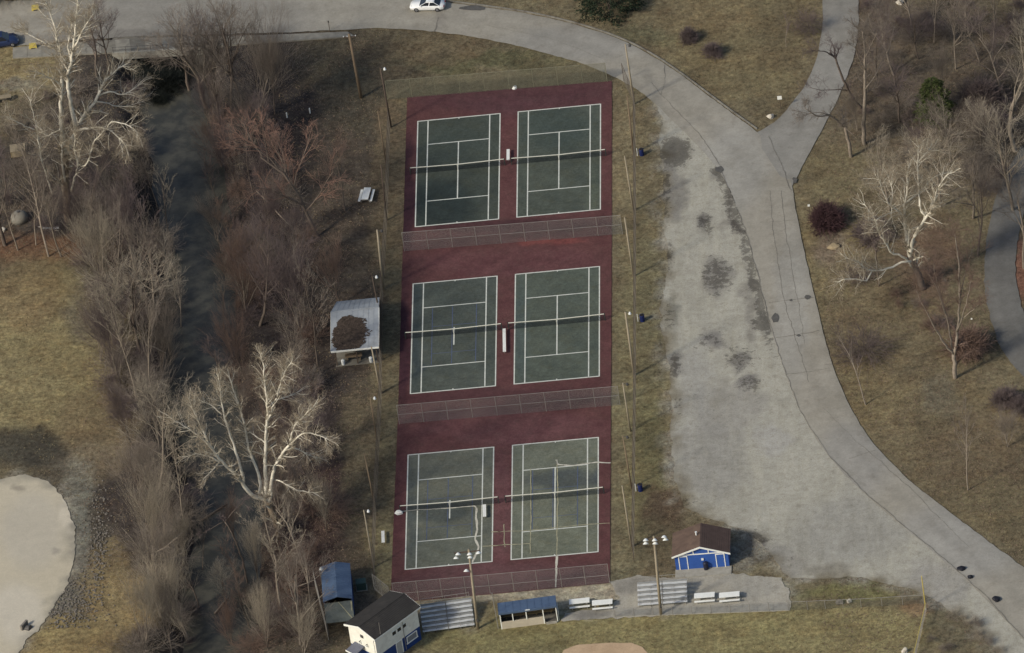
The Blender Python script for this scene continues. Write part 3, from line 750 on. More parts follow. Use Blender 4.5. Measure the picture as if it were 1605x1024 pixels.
wire_dk = mat('old dark wire', S(104, 98, 88), .6, .1, 3, 20, metal=.3)
wire_gn = mat('green coated wire', S(122, 119, 98), .6, .1, 3, 20)
pipe_dk = mat('rusted brown pipe', S(84, 72, 62), .7, .2, 3, 20)
fence('chain_link_fence', 'green wire fence behind the top baseline of the two upper courts', 'fence', gpx([(608, 156), (952, 128)]), 3.05, 3.1, wire_gn, wire_gn, (1.0,), .075, .0065)
fence('chain_link_fence', 'chain link fence between the upper and middle pairs of courts', 'fence', gpx([(634, 394), (976, 367)]), 3.05, 3.02, galv, wirem, (1.0, .5), .085, .0042)
fence('chain_link_fence', 'chain link fence between the middle and lower pairs of courts', 'fence', gpx([(626, 665), (972, 635)]), 3.05, 3.02, galv, wirem, (1.0, .5), .085, .0042)
fence('chain_link_fence', 'chain link fence below the lower courts, behind dugout and bleachers', 'fence', gpx([(619, 944), (956, 914)]), 3.05, 3.12, galv, wirem, (1.0, .42), .09, .0036)
fence('chain_link_fence', 'long fence with a dark rail along the right side of all courts', 'fence', gpx([(978, 128), (996, 170), (997, 330), (997, 600), (994, 880)]), 3.0, 3.1, pipe_dk, wire_dk, (1.0,), .1, .0026)
fence('chain_link_fence', 'long rusty fence along the left side of all courts by the thicket', 'fence', gpx([(612, 190), (608, 330), (600, 480), (598, 640), (590, 800), (587, 905)]), 3.0, 3.1, pipe_dk, wire_dk, (1.0,), .1, .0026)
fence('chain_link_fence', 'short pale fence joining the court corner to the white building', 'fence', gpx([(587, 925), (612, 945)]), 2.6, 2.0, galv, wirem, (1.0, .1), .09, .003)
fence('chain_link_fence', 'waist high fence between concrete spectator strip and ball field', 'fence', gpx([(964, 967), (1236, 957)]), 1.35, 2.4, galv, wirem, (1.0,), .085, .0032)
fence('chain_link_fence', 'waist high fence along the green verge up to the yellow foul pole', 'fence', gpx([(1238, 957), (1350, 952), (1448, 946)]), 1.35, 2.4, galv, wire_gn, (1.0,), .085, .004)
yel = mat('yellow plastic cap', S(182, 164, 84), .6, .12, 3, 20)
fence('chain_link_fence', 'outfield fence with yellow top cap running down from the foul pole', 'fence', gpx([(1452, 958), (1446, 985), (1432, 1045)]), 1.3, 2.4, galv, wirem, (1.0,), .085, .003, cap=yel)
fence('chain_link_fence', 'tall chain link fence hugging the left side of the blue roofed shed', 'fence', gpx([(495, 922), (515, 1003)]), 2.8, 2.2, galv, wirem, (1.0, .03), .07, .006)
fp = thing('foul_pole', 'thin yellow foul pole at the corner of the ball field', 'foul pole', (*G2(1451, 955), 0))
MB().tube([(0, 0, -.1), (0, 0, 5.2)], .06, 10).build('pole', yel, fp)
MB().box(-.14, .14, -.14, .14, -.03, .06).build('footing', conc, fp)

# ================================================================== POLES
wood = mat('weathered pole wood', S(148, 137, 116), .9, .25, 6, 40, stretch=(1, 1, .08), dirt=S(92, 78, 62), dirt_amt=.5)
wood_dk = mat('dark creosoted wood', S(84, 72, 62), .9, .25, 6, 40, stretch=(1, 1, .08))
wood_md = mat('brown pole wood', S(118, 102, 82), .9, .25, 6, 40, stretch=(1, 1, .08))
lampM = mat('pale lamp housing', S(206, 208, 204), .5, .08)
lamp_dk = mat('dark lamp housing', S(64, 62, 60), .5, .08)
def pole(base, top, m, r, label, lamp=None, thin=.62):
    bx, by = G2(*base)
    tp = V(top[0], top[1], by)
    h = tp[2]; dx = tp[0]-bx
    t = thing('light_pole', label, 'light pole', (bx, by, -.05), 0, 'light poles beside the courts')
    MB().tube([(0, 0, -.1), (dx*.5, 0, h*.5), (dx, 0, h)], [r, r*.82, r*thin], 10).build('pole', m, t, True)
    if lamp is not None:
        MB().tube([(dx, 0, h-.25), (dx+.25, 0, h-.12), (dx+.5, .0, h-.12)], .03, 6).build('lamp_arm', rail_dk, t)
        MB().lathe([(.05, h-.02), (.12, h-.1), (.2, h-.32), (.21, h-.36)], 10, (dx+.55, 0)).build('lamp', lamp, t, True)
    return t
for base, top, m, r, lab, lamp in [
    ((994, 163), (980, 69), wood, .15, 'pale wooden pole, topmost of the row right of the courts, reaching over the road', lamp_dk),
    ((993, 241), (983, 151), wood_md, .13, 'slim wooden pole beside the uppermost blue bin', None),
    ((993, 330), (979, 245), wood, .13, 'pale wooden pole just below the uppermost blue bin', None),
    ((993, 433), (979, 341), wood, .15, 'pale wooden pole at the right end of the upper cross fence', None),
    ((994, 588), (980, 489), wood, .18, 'thick pale pole beside the middle blue bin, stoutest of the right row', lampM),
    ((988, 676), (976, 600), wood, .12, 'pale wooden pole at the right end of the lower cross fence', lamp_dk),
    ((990, 765), (976, 683), wood_md, .11, 'thin wooden pole just above the lowest blue bin', lamp_dk),
    ((990, 857), (975, 761), wood, .13, 'brownish wooden pole just below the lowest blue bin', None),
    ((613, 199), (596, 106), wood_dk, .14, 'dark pole at the upper left corner of the courts', lampM),
    ((606, 262), (592, 174), wood_md, .10, 'faint thin pole left of the upper left court', None),
    ((606, 345), (597, 258), wood_dk, .12, 'dark pole right of the white picnic table', None),
    ((601, 453), (591, 360), wood, .19, 'thick bright pole standing above the white roofed shelter', lamp_dk),
    ((597, 502), (583, 432), wood_dk, .12, 'dark thin pole rising past the corner of the white shelter roof', lampM),
    ((597, 616), (582, 543), wood, .14, 'tan pole in front of the white roofed shelter', None),
    ((591, 692), (580, 622), wood_md, .10, 'thin brown pole left of the lower cross fence', lampM),
    ((588, 795), (571, 711), wood_md, .11, 'slender brown pole left of the lower left court', None),
    ((586, 889), (570, 799), wood, .13, 'tan pole above the blue roofed shed beside the long white bench', lampM)]:
    pole(base, top, m, r, lab, lamp)
up = thing('utility_pole', 'stout wooden utility pole near the end of the sidewalk', 'utility pole', (*G2(566, 153), -.05))
tp = V(547, 53, G2(566, 153)[1]); h = tp[2]; dx = tp[0]-G2(566, 153)[0]
MB().tube([(0, 0, -.1), (dx*.5, 0, h*.5), (dx, 0, h)], [.24, .2, .16], 12).build('pole', wood_md, up, True)
MB().box(dx-.9, dx+.9, -.06, .06, h-.55, h-.43).build('crossarm', wood_dk, up)
for s in (-.8, -.3, .8): MB().lathe([(.05, h-.43), (.07, h-.36), (.05, h-.26), (.02, h-.24)], 8, (dx+s, 0)).build('insulator', lampM, up)
def sports_pole(base, top, label, lamps):
    bx, by = G2(*base); tp = V(top[0], top[1], by); h = tp[2]; dx = tp[0]-bx
    t = thing('floodlight_pole', label, 'floodlight pole', (bx, by, -.05), 0, 'ball field floodlights')
    MB().tube([(0, 0, -.1), (dx*.5, 0, h*.5), (dx, 0, h+.3)], [.2, .17, .13], 12).build('pole', wood, t, True)
    xs = []
    for lx, ly, yo in lamps:
        P = V(lx, ly, by)-np.array([bx, by, 0])
        xs.append((P[0], P[2]))
        lp = MB().lathe([(.08, .18), (.18, .12), (.34, -.08), (.36, -.16)], 12).build('floodlight', lampM, t, True)
        lp.location = (P[0], -.25+yo, P[2]); lp.rotation_euler = (math.radians(-38), math.radians(rnd.uniform(-12, 12)), 0)
    zb = h-.1
    MB().box(min(x for x, z in xs if z > h-1.5)-.2, max(x for x, z in xs if z > h-1.5)+.2, -.06, .06, zb, zb+.12).build('crossarm', wood_dk, t)
    for x, z in xs:
        if z < h-1.5: MB().box(min(x, dx), max(x, dx)+.1, -.05, .05, z-.05, z+.05).build('bracket', wood_dk, t)
    MB().box(-.02+dx*.05, .22+dx*.05, -.26, -.16, 1.2, 1.7).build('meter_box', rail_dk, t)
sports_pole((749, 985), (735, 864), 'tall tan floodlight pole between left bleacher and dugout', [(718, 866, 0), (715, 872, 0), (736, 866, 0), (737, 871, 0), (750, 864, 0), (731, 892, 0)])
sports_pole((1036, 963), (1025, 843), 'tall tan floodlight pole in front of the right bleacher', [(1012, 844, 0), (1012, 849, 0), (1026, 844, 0), (1027, 849, 0), (1041, 839, 0), (1043, 843, 0)])

# ================================================================== BUILDINGS
white_w = mat('white painted block', S(222, 218, 204), .85, .1, 1.5, 15, dirt=S(184, 178, 162), dirt_amt=.5)
blue_w = mat('blue painted wall', S(38, 62, 112), .7, .15, 1.5, 15)
blue_roof = mat('blue metal roof', S(76, 93, 116), .55, .16, .8, 12, dirt=S(58, 70, 94), dirt_amt=.6)
shingle = mat('dark grey shingle', S(50, 48, 46), .95, .2, 1.2, 10, dirt=S(66, 62, 57), dirt_amt=.5)
shingle_b = mat('brown shingle', S(92, 76, 66), .95, .2, 1.2, 10, dirt=S(110, 92, 78), dirt_amt=.5)
shingle_b_shade = mat('shaded brown shingle', S(78, 64, 58), .95, .2, 1.2, 10)  # darker copy for the slope turned from the sun, shade in its colour
glass = mat('dark window glass', (.02, .024, .03), .1, .1, spec=.6)
trimw = mat('white trim', S(222, 220, 210), .6, .06)
darkin = mat('dark interior', S(40, 38, 38), .9, .2)
alu = mat('aluminium plank', S(186, 187, 184), .5, .12, 1.5, 20, metal=.0, dirt=S(110, 112, 114), dirt_amt=.5)
whitep = mat('white painted plank', S(218, 218, 210), .7, .1, 2, 20, dirt=S(170, 165, 155), dirt_amt=.4)
planksM = mat('tan wood', S(150, 132, 98), .85, .2, 3, 25, stretch=(.2, 3, 3))

def roof_rows(parent, x0, x1, y0, z0, y1, z1, n, m, name='shingle_course', th=.03, jit=0.01):
    """courses of roofing laid from eave (y0,z0) to ridge (y1,z1), each lapping the one below"""
    for k in range(n):
        a, c = k/n, (k+1)/n+.15/n
        c = min(c, 1)
        ya, za = y0+(y1-y0)*a, z0+(z1-z0)*a; yc, zc = y0+(y1-y0)*c, z0+(z1-z0)*c
        lift = th*.5
        j0, j1 = rnd.uniform(-jit, jit), rnd.uniform(-jit, jit)
        MB().hexa([(x0+j0, ya, za+.002), (x1+j1, ya, za+.002), (x1+j1, yc, zc+.002), (x0+j0, yc, zc+.002)],
                  [(x0+j0, ya, za+th+lift), (x1+j1, ya, za+th+lift), (x1+j1, yc, zc+th*.4), (x0+j0, yc, zc+th*.4)]).build(name, m, parent)

# white building with dark roof -------------------------------------
W_ = thing('press_box', 'two storey white building with dark shingle roof and blue lower walls', 'building', (-2.2, -112.45, 0), math.radians(46.2))
L2, D2, E2, R2 = 3.75, 2.35, 5.05, 5.75
lower = MB(); lower.box(-L2+.02, L2-.02, -D2+.02, D2-.02, -.1, 2.05).build('lower_wall', blue_w, W_)
wl = MB(); wl.extr([(-D2, 2.05), (D2, 2.05), (D2, E2), (0, R2-.05), (-D2, E2)], 'x', -L2, L2); wl.build('upper_wall', white_w, W_)
rf = MB()
sl = (R2-E2)/D2
rf.extr([(-D2-.35, E2-.35*sl), (0, R2), (D2+.35, E2-.35*sl), (D2+.35, E2-.35*sl+.14), (0, R2+.14), (-D2-.35, E2-.35*sl+.14)], 'x', -L2-.3, L2+.35)
rfo = rf.build('roof', shingle, W_)
for sg in (-1, 1):
    roof_rows(rfo, -L2-.31, L2+.36, sg*(D2+.36), E2-.35*sl+.14, 0, R2+.14, 11, shingle)
MB().box(-L2-.33, L2+.37, -.09, .09, R2+.15, R2+.2).build('ridge_cap', shingle, rfo)
for sx, nm in ((-L2-.345, 'w'), (L2+.355, 'e')):
    for sg in (-1, 1):
        MB().hexa([(sx-.02, sg*(D2+.37), E2-.35*sl-.12), (sx+.02, sg*(D2+.37), E2-.35*sl-.12), (sx+.02, 0, R2-.1), (sx-.02, 0, R2-.1)],
                  [(sx-.02, sg*(D2+.37), E2-.35*sl+.17), (sx+.02, sg*(D2+.37), E2-.35*sl+.17), (sx+.02, 0, R2+.17), (sx-.02, 0, R2+.17)]).build('fascia', trimw, W_)
for sg in (-1, 1): MB().box(-L2-.31, L2+.36, sg*(D2+.37)-.02, sg*(D2+.37)+.02, E2-.35*sl-.08, E2-.35*sl+.12).build('eave_board', trimw, W_)
for x in (-.55, .35, 1.25):
    w = MB().box(x-.32, x+.32, -D2-.03, -D2-.004, 3.45, 4.0).build('window', glass, W_)
    for a, b2, c, d in ((x-.36, x+.36, 4.0, 4.06), (x-.36, x+.36, 3.39, 3.45), (x-.38, x-.32, 3.45, 4.0), (x+.32, x+.38, 3.45, 4.0)): MB().box(a, b2, -D2-.06, -D2-.002, c, d).build('frame', trimw, w)
w = MB().box(1.4, 3.0, -D2-.03, -D2-.004, .9, 1.75).build('serving_window', mat('grey shutter', S(120, 122, 124), .6, .1), W_)
for a, b2, c, d in ((1.3, 3.1, 1.75, 1.85), (1.2, 3.2, .78, .9), (1.3, 1.4, .9, 1.75), (3.0, 3.1, .9, 1.75)): MB().box(a, b2, -D2-.1, -D2-.002, c, d).build('frame', trimw, w)
dd = MB().box(-.45, .45, -D2-.02, -D2-.004, .02, 2.02).build('door', mat('pale door', S(168, 166, 158), .6, .1), W_)
for a, b2, c, d in ((-.55, .55, 2.02, 2.12), (-.55, -.45, .02, 2.02), (.45, .55, .02, 2.02)): MB().box(a, b2, -D2-.07, -D2-.002, c, d).build('door_frame', trimw, dd)
MB().lathe([(.03, -.02), (.03, .02)], 8, (.35, -D2-.05)).build('handle', rail_dk, dd).location = (0, 0, 1)
MB().box(-L2-.08, -L2-.003, -.25, .25, 4.0, 4.4).build('vent', rail_dk, W_)
for y in (-.8, .4): 
    MB().box(-L2-.28, -L2-.003, y-.05, y+.05, 3.3, 3.36).build('light_bracket', rail_dk, W_)
    MB().lathe([(.06, 3.3), (.12, 3.2), (.13, 3.1)], 8, (-L2-.25, y)).build('wall_light', lampM, W_)
MB().tube([(-L2-.05, -D2+.3, .1), (-L2-.05, -D2+.3, E2)], .05, 6).build('downpipe', trimw, W_)
MB().tube([(1.0, -D2-.06, .1), (1.0, -D2-.06, E2-.3)], .04, 6).build('conduit', galv, W_)
MB().tube([(-L2+.9, -D2-.2, E2), (-L2+.9, -D2-.2, R2+1.2)], .03, 6).build('mast', galv, W_)
# white awning by its left wall
MB().hexa([(-L2-1.7, -.2, 2.3), (-L2-.02, -.2, 2.6), (-L2-.02, 1.5, 2.6), (-L2-1.7, 1.5, 2.3)], [(-L2-1.7, -.2, 2.42), (-L2-.02, -.2, 2.72), (-L2-.02, 1.5, 2.72), (-L2-1.7, 1.5, 2.42)]).build('awning', mat('grey awning sheet', S(96, 98, 108), .6, .15), W_)
MB().box(-L2-1.74, -L2-1.7, -.22, 1.52, 2.26, 2.46).build('awning_edge', trimw, W_)
for y in (-.1, 1.4): MB().box(-L2-1.68, -L2-1.6, y-.04, y+.04, -.1, 2.3).build('awning_post', rail_dk, W_)

# blue roofed shed --------------------------------------------------
B_ = thing('batting_shed', 'long shed with a blue gabled roof and a grey lower roof in front', 'shed', (-8.45, -101.8, 0), math.radians(3.5))
lw_, ln_, ev, rg = 1.75, 3.6, 2.6, 3.15
r_o = MB().extr([(-lw_-.1, ev), (0, rg), (lw_+.1, ev), (lw_+.1, ev+.07), (0, rg+.07), (-lw_-.1, ev+.07)], 'y', -ln_, ln_).build('roof', blue_roof, B_)
for k in range(15):
    y = -ln_+.02+k*(2*ln_-.04)/14
    for sg in (-1, 1):
        MB().hexa([(sg*(lw_+.1), y-.02, ev+.071), (sg*(lw_+.1), y+.02, ev+.071), (0, y+.02, rg+.071), (0, y-.02, rg+.071)],
                  [(sg*(lw_+.1), y-.02, ev+.10), (sg*(lw_+.1), y+.02, ev+.10), (0, y+.02, rg+.10), (0, y-.02, rg+.10)]).build('seam', blue_roof, r_o)
for sg in (-1, 1):
    MB().box(sg*lw_-.04, sg*lw_+.04, -ln_+.1, ln_-.1, -.1, ev+.02).build('side_wall', blue_w, B_)
MB().extr([(-lw_+.05, -.1), (lw_-.05, -.1), (lw_-.05, ev), (0, rg-.05), (-lw_+.05, ev)], 'y', ln_-.2, ln_-.12).build('back_wall', blue_w, B_)
greyr = mat('grey green weathered sheet', S(98, 102, 94), .8, .25, .8, 8, dirt=S(74, 80, 80), dirt_amt=.7)
lo = MB().hexa([(-1.7, -ln_-3.4, 1.85), (1.85, -ln_-3.4, 1.75), (1.8, -ln_-.05, 2.35), (-1.75, -ln_-.05, 2.35)], [(-1.7, -ln_-3.4, 1.92), (1.85, -ln_-3.4, 1.82), (1.8, -ln_-.05, 2.42), (-1.75, -ln_-.05, 2.42)]).build('lower_roof', greyr, B_)
MB().hexa([(.0, -ln_-.1, 2.43), (.1, -ln_-.1, 2.43), (1.75, -ln_-3.2, 1.87), (1.65, -ln_-3.2, 1.87)], [(.0, -ln_-.1, 2.47), (.1, -ln_-.1, 2.47), (1.75, -ln_-3.2, 1.91), (1.65, -ln_-3.2, 1.91)]).build('lashing', tanm, lo)
MB().hexa([(1.55, -ln_-.3, 2.385), (1.75, -ln_-.3, 2.385), (1.7, -ln_-1.8, 2.125), (1.6, -ln_-1.8, 2.125)], [(1.55, -ln_-.3, 2.43), (1.75, -ln_-.3, 2.43), (1.7, -ln_-1.8, 2.17), (1.6, -ln_-1.8, 2.17)]).build('lashing', tanm, lo)
for x in (-1.6, 1.7):
    MB().box(x-.05, x+.05, -ln_-3.3, -ln_-3.2, -.1, 1.86).build('post', rail_dk, B_)
MB().tube([(-1.95, ln_-1.4, 0), (-1.95, ln_-1.4, 3.6)], .05, 8).build('lamp_post', galv, B_)
MB().lathe([(.1, .12), (.2, .02), (.28, -.14)], 10).build('floodlight', lampM, B_).location = (-1.75, ln_-1.4, 3.55)
gb = thing('utility_cabinet', 'dark green metal cabinet in the shade beside the blue shed', 'cabinet', (*G2(567, 922), 0), .06)
gmt = mat('dark green paint', S(52, 72, 66), .6, .12)
MB().box(-.6, .6, -.5, .5, .02, 1.1).build('body', gmt, gb)
MB().hexa([(-.66, -.56, 1.1), (.66, -.56, 1.1), (.66, .56, 1.1), (-.66, .56, 1.1)], [(-.6, -.5, 1.18), (.6, -.5, 1.18), (.6, .5, 1.18), (-.6, .5, 1.18)]).build('lid', gmt, gb)
MB().box(-.7, .7, -.6, .6, -.1, .03).build('plinth', conc, gb)
MB().box(.28, .34, -.54, -.5, .5, .75).build('handle', rail_dk, gb)

# dugout ------------------------------------------------------------
D_ = thing('dugout', 'open fronted dugout with blue sloping roof and pale knee wall', 'dugout', (15.55, -109.45, 0), math.radians(4.0))
hw, dy = 3.55, 1.15
rr_ = MB().hexa([(-hw-.1, -dy-.1, 2.45), (hw+.1, -dy-.1, 2.45), (hw+.1, dy+.1, 2.15), (-hw-.1, dy+.1, 2.15)], [(-hw-.1, -dy-.1, 2.58), (hw+.1, -dy-.1, 2.58), (hw+.1, dy+.1, 2.28), (-hw-.1, dy+.1, 2.28)]).build('roof', blue_roof, D_)
for k in range(9):
    x = -hw-.05+k*(2*hw+.1)/8
    MB().hexa([(x-.025, -dy-.1, 2.581), (x+.025, -dy-.1, 2.581), (x+.025, dy+.1, 2.281), (x-.025, dy+.1, 2.281)], [(x-.025, -dy-.1, 2.61), (x+.025, -dy-.1, 2.61), (x+.025, dy+.1, 2.31), (x-.025, dy+.1, 2.31)]).build('seam', blue_roof, rr_)
MB().box(-hw-.12, hw+.12, -dy-.14, -dy-.1, 2.3, 2.58).build('fascia', blue_roof, D_)
MB().box(-hw+.1, hw-.1, dy-.12, dy, -.1, 2.2).build('back_wall', planksM, D_)
MB().box(-hw, -hw+.1, -dy, dy, -.1, 2.3).build('side_wall', blue_w, D_)
MB().box(hw-.1, hw, -dy, dy, -.1, 2.3).build('side_wall', blue_w, D_)
MB().box(-hw+.11, hw-1.6, -dy, -dy+.15, -.1, 1.0).build('knee_wall', mat('pale rendered wall', S(176, 166, 146), .9, .12, 1, 12), D_)
for x in (-hw+.05, -hw+1.6, -hw+3.3, -hw+5.4, hw-.05): MB().box(x-.06, x+.06, -dy-.005, -dy+.1, 1.0 if x < hw-1.7 and x > -hw+.2 else -.1, 2.45).build('post', trimw, D_)
bn = MB().box(-hw+.4, hw-.4, dy-.6, dy-.2, .42, .48).build('bench', planksM, D_)
for x in (-2.8, -1, 1, 2.8): MB().box(x-.05, x+.05, dy-.5, dy-.3, -.1, .42).build('leg', planksM, bn)
MB().box(-hw+.2, hw-.2, -dy+.2, dy-.15, -.05, .03).build('floor_slab', conc_dk, D_)
MB().box(hw-1.5, hw-.15, -dy-.25, -dy+.0, -.08, .15).build('step', conc, D_)
MB().box(-.3, .3, -dy-.2, -dy-.13, 2.5, 2.62).build('roof_light', lampM, D_)
for k in range(4):
    yy = -dy+.2+k*.55
    MB().tube([(hw+.15, yy, 0), (hw+.15, yy, 1.6)], .03, 6).build('rail_post', trimw, D_)
MB().tube([(hw+.15, -dy+.2, 1.58), (hw+.15, -dy+1.85, 1.58)], .03, 6).build('rail', trimw, D_)
ep = thing('backstop_pole', 'thin grey upright pole at the left end of the dugout', 'pole', (*G2(781, 985), 0))
MB().tube([(0, 0, -.1), (-.1, 0, 5.6)], .05, 8).build('pole', galv, ep)
MB().lathe([(.07, 0), (.05, .06), (.01, .1)], 8, (-.1, 0)).build('cap', galv, ep).location = (0, 0, 5.56)

# concession stand --------------------------------------------------
K_ = thing('concession_stand', 'small blue concession stand with brown gabled roof and white trim', 'kiosk', (37.4, -100.15, 0), math.radians(-1.6))
hx, y0_, y1_, e_, rk = 3.35, -2.15, 2.1, 2.35, 3.55
blue_k = mat('bright blue siding', S(50, 84, 150), .6, .1, 1.5, 15)
MB().extr([(-hx, -.1), (hx, -.1), (hx, e_), (0, rk-.12), (-hx, e_)], 'y', y0_, y1_).build('wall', blue_k, K_)
for k in range(9):
    zc = .22+k*.24
    MB().box(-hx+.01, hx-.01, y0_-.015, y0_-.001, zc, zc+.225).build('siding_board', blue_k, K_)
sl = (rk-e_)/hx
for sg, mm in ((-1, shingle_b), (1, shingle_b_shade)):
    ro = MB().hexa([(sg*(hx+.3), y0_-.3, e_-.3*sl), (0, y0_-.3, rk), (0, y1_+.3, rk), (sg*(hx+.3), y1_+.3, e_-.3*sl)],
              [(sg*(hx+.3), y0_-.3, e_-.3*sl+.12), (0, y0_-.3, rk+.12), (0, y1_+.3, rk+.12), (sg*(hx+.3), y1_+.3, e_-.3*sl+.12)]).build('roof_slope', mm, K_)
    for k in range(14):
        a, c = k/14, min((k+1.15)/14, 1)
        def pt(t, y, dz): return (sg*(hx+.31)*(1-t), y, e_-.3*sl+.12+(rk-e_+.3*sl)*t+dz)
        MB().hexa([pt(a, y0_-.31, .002), pt(c, y0_-.31, .002), pt(c, y1_+.31, .002), pt(a, y1_+.31, .002)], [pt(a, y0_-.31, .045), pt(c, y0_-.31, .014), pt(c, y1_+.31, .014), pt(a, y1_+.31, .045)]).build('shingle_course', mm, ro)
    MB().hexa([(sg*(hx+.33), y0_-.36, e_-.33*sl-.1), (0, y0_-.36, rk-.1), (0, y0_-.31, rk-.1), (sg*(hx+.33), y0_-.31, e_-.33*sl-.1)], [(sg*(hx+.33), y0_-.36, e_-.33*sl+.14), (0, y0_-.36, rk+.14), (0, y0_-.31, rk+.14), (sg*(hx+.33), y0_-.31, e_-.33*sl+.14)]).build('bargeboard', trimw, K_)
MB().box(-hx+.02, hx-.02, y0_-.06, y0_-.016, e_-.08, e_+.06).build('trim_band', trimw, K_)
for x in (-.95, .95): MB().box(x-.06, x+.06, y0_-.06, y0_-.016, e_+.06, e_+.06+(hx-abs(x))*sl-.25).build('gable_trim', trimw, K_)
for xa, xb in ((-hx+.55, -hx+1.5), (hx-1.5, hx-.55)):
    d0 = MB().box(xa, xb, y0_-.035, y0_-.016, .05, 2.05).build('door', blue_k, K_)
    for a, b2, c, d in ((xa-.1, xb+.1, 2.05, 2.17), (xa-.1, xa, .05, 2.05), (xb, xb+.1, .05, 2.05)): MB().box(a, b2, y0_-.07, y0_-.016, c, d).build('door_frame', trimw, d0)
    MB().lathe([(.03, .95), (.03, 1.0)], 8, (xb-.12, y0_-.06)).build('handle', galv, d0)
MB().box(-.05, .25, y0_-.12, y0_-.016, 1.35, 1.65).build('wall_light', lampM, K_)
MB().lathe([(.1, 0), (.1, .4), (.14, .42), (.14, .5)], 8, (-.5, .2)).build('roof_vent', lampM, K_).location = (0, 0, rk-.02)
MB().box(-hx-.1, hx+.25, y0_-1.6, y0_+.05, -.1, .09).build('porch_slab', conc, K_)
tr = thing('trash_barrel', 'dark round trash barrel standing against the blue concession stand', 'trash can', (*G2(1107, 893), .09))
bar = mat('dark blue barrel', S(36, 38, 54), .5, .1)
MB().lathe([(.28, 0), (.3, .1), (.31, .45), (.3, .85), (.32, .9)], 16).build('drum', bar, tr, True)
MB().lathe([(.33, .9), (.33, .98), (.2, 1.1), (.05, 1.13)], 16).build('lid', bar, tr, True)

# white roofed shelter -----------------------------------------------
H_ = thing('picnic_shelter', 'open shelter with pale sheet metal roof partly buried under brown leaves', 'shelter', (-7.05, -47.5, 0), math.radians(.6))
sheet = mat('pale sheet metal', S(148, 152, 154), .5, .14, .6, 10, dirt=S(108, 108, 106), dirt_amt=.6)
yr = 2.3                                                    # ridge
for nm, ya, za, yb, zb, xa in (('roof_slope', -5.5, 2.55, yr, 3.15, -3.15), ('roof_slope', yr, 3.15, 5.35, 2.5, -2.6)):
    n = 9
    ro = None
    for k in range(n):
        x0 = -3.15+k*6.2/n; x1 = -3.15+(k+1)*6.2/n-.012
        xi0 = x0 if ya < 0 else -3.15+.75*(1-k/n)*0+k*6.2/n
        top0 = x0; 
        if ya > 0:
            s0 = -2.5+(k)*5.55/n; s1 = -2.5+(k+1)*5.55/n-.012
            lo_, hi_ = [(x0, ya+.004, za), (x1, ya+.004, za), (s1, yb, zb), (s0, yb, zb)], None
        else:
            lo_ = [(x0, ya, za), (x1, ya, za), (x1, yb, zb), (x0, yb, zb)]
        up_ = [(p[0], p[1], p[2]+.05+(.0 if k % 2 else .006)) for p in lo_]
        MB().hexa(lo_, up_).build('roof_sheet', sheet, H_)
        MB().hexa([(p[0]-.03 if i in (0, 3) else lo_[0 if i == 1 else 3][0]+.03, p[1], p[2]+.057) for i, p in enumerate(lo_)], [(p[0]-.03 if i in (0, 3) else lo_[0 if i == 1 else 3][0]+.03, p[1], p[2]+.085) for i, p in enumerate(lo_)]).build('seam', sheet, H_)
MB().box(-3.18, 3.06, -5.56, -5.5, 2.42, 2.66).build('gutter', trimw, H_)
MB().box(-3.2, 3.08, yr-.1, yr+.1, 3.215, 3.25).build('ridge_cap', sheet, H_)
for sx in (-3.19, 3.07): MB().hexa([(sx-.03, -5.5, 2.45), (sx+.03, -5.5, 2.45), (sx+.03, yr, 3.05), (sx-.03, yr, 3.05)], [(sx-.03, -5.5, 2.63), (sx+.03, -5.5, 2.63), (sx+.03, yr, 3.23), (sx-.03, yr, 3.23)]).build('verge', trimw, H_)
for x in (-2.7, 0, 2.6):
    for y in (-5.1, -1, 4.8): MB().box(x-.08, x+.08, y-.08, y+.08, -.1, 2.55+.05).build('post', wood_dk, H_)
MB().box(-2.9, 2.8, -5.3, 5.0, -.1, .04).build('floor_slab', conc_dk, H_)
tb = MB().box(-1.6, .6, -4.6, -3.7, .7, .76).build('table_top', wood_md, H_)
for x in (-1.3, .3): MB().box(x-.05, x+.05, -4.5, -3.8, 0, .7).build('table_leg', wood_md, tb)
for x, y in ((1.7, -5.0), (-1.9, -5.0)): MB().lathe([(.22, .04), (.25, .5), (.25, .7), (.1, .8)], 10, (x, y)).build('pale_bucket', lampM, H_)
# fallen leaves lying on the roof
N = 9000
lx = nr.normal(-.9, 1.0, N*3); ly = nr.normal(-2.3, 1.9, N*3)
wobx = (fbm(lx*.9, ly*.9, 5)-.5)*2.4
k = (np.hypot((lx+.75+wobx)/2.3, (ly+2.3+wobx)/3.5) < 1) & (lx > -3.05) & (lx < 2.9) & (ly > -5.4) & (ly < 2.2)
lx, ly = lx[k][:N], ly[k][:N]; N = len(lx)
lz = 2.55+(ly+5.5)/(yr+5.5)*.6+.095+nr.uniform(0, .06, N)
ang = nr.uniform(0, 6.28, N); sz = nr.uniform(.08, .17, N)
ux = np.stack([np.cos(ang), np.sin(ang), nr.uniform(-.3, .3, N)], 1)*sz[:, None]; uy = np.stack([-np.sin(ang), np.cos(ang), nr.uniform(-.3, .3, N)], 1)*sz[:, None]*.8
c0 = np.stack([lx, ly, lz], 1)
v = np.stack([c0-ux, c0-uy, c0+ux, c0+uy], 1).reshape(-1, 3)
leafm = mat('brown dead leaves', S(76, 65, 56), .95, .5, 2.5, 9)
lf = link('fallen_leaves', npmesh('fallen_leaves', v, np.arange(4*N).reshape(-1, 4), leafm))
lf.location = H_.location; lf.rotation_euler = H_.rotation_euler
tag(lf, 'heap of brown fallen leaves lying on the pale shelter roof', 'leaves', None, 'stuff')

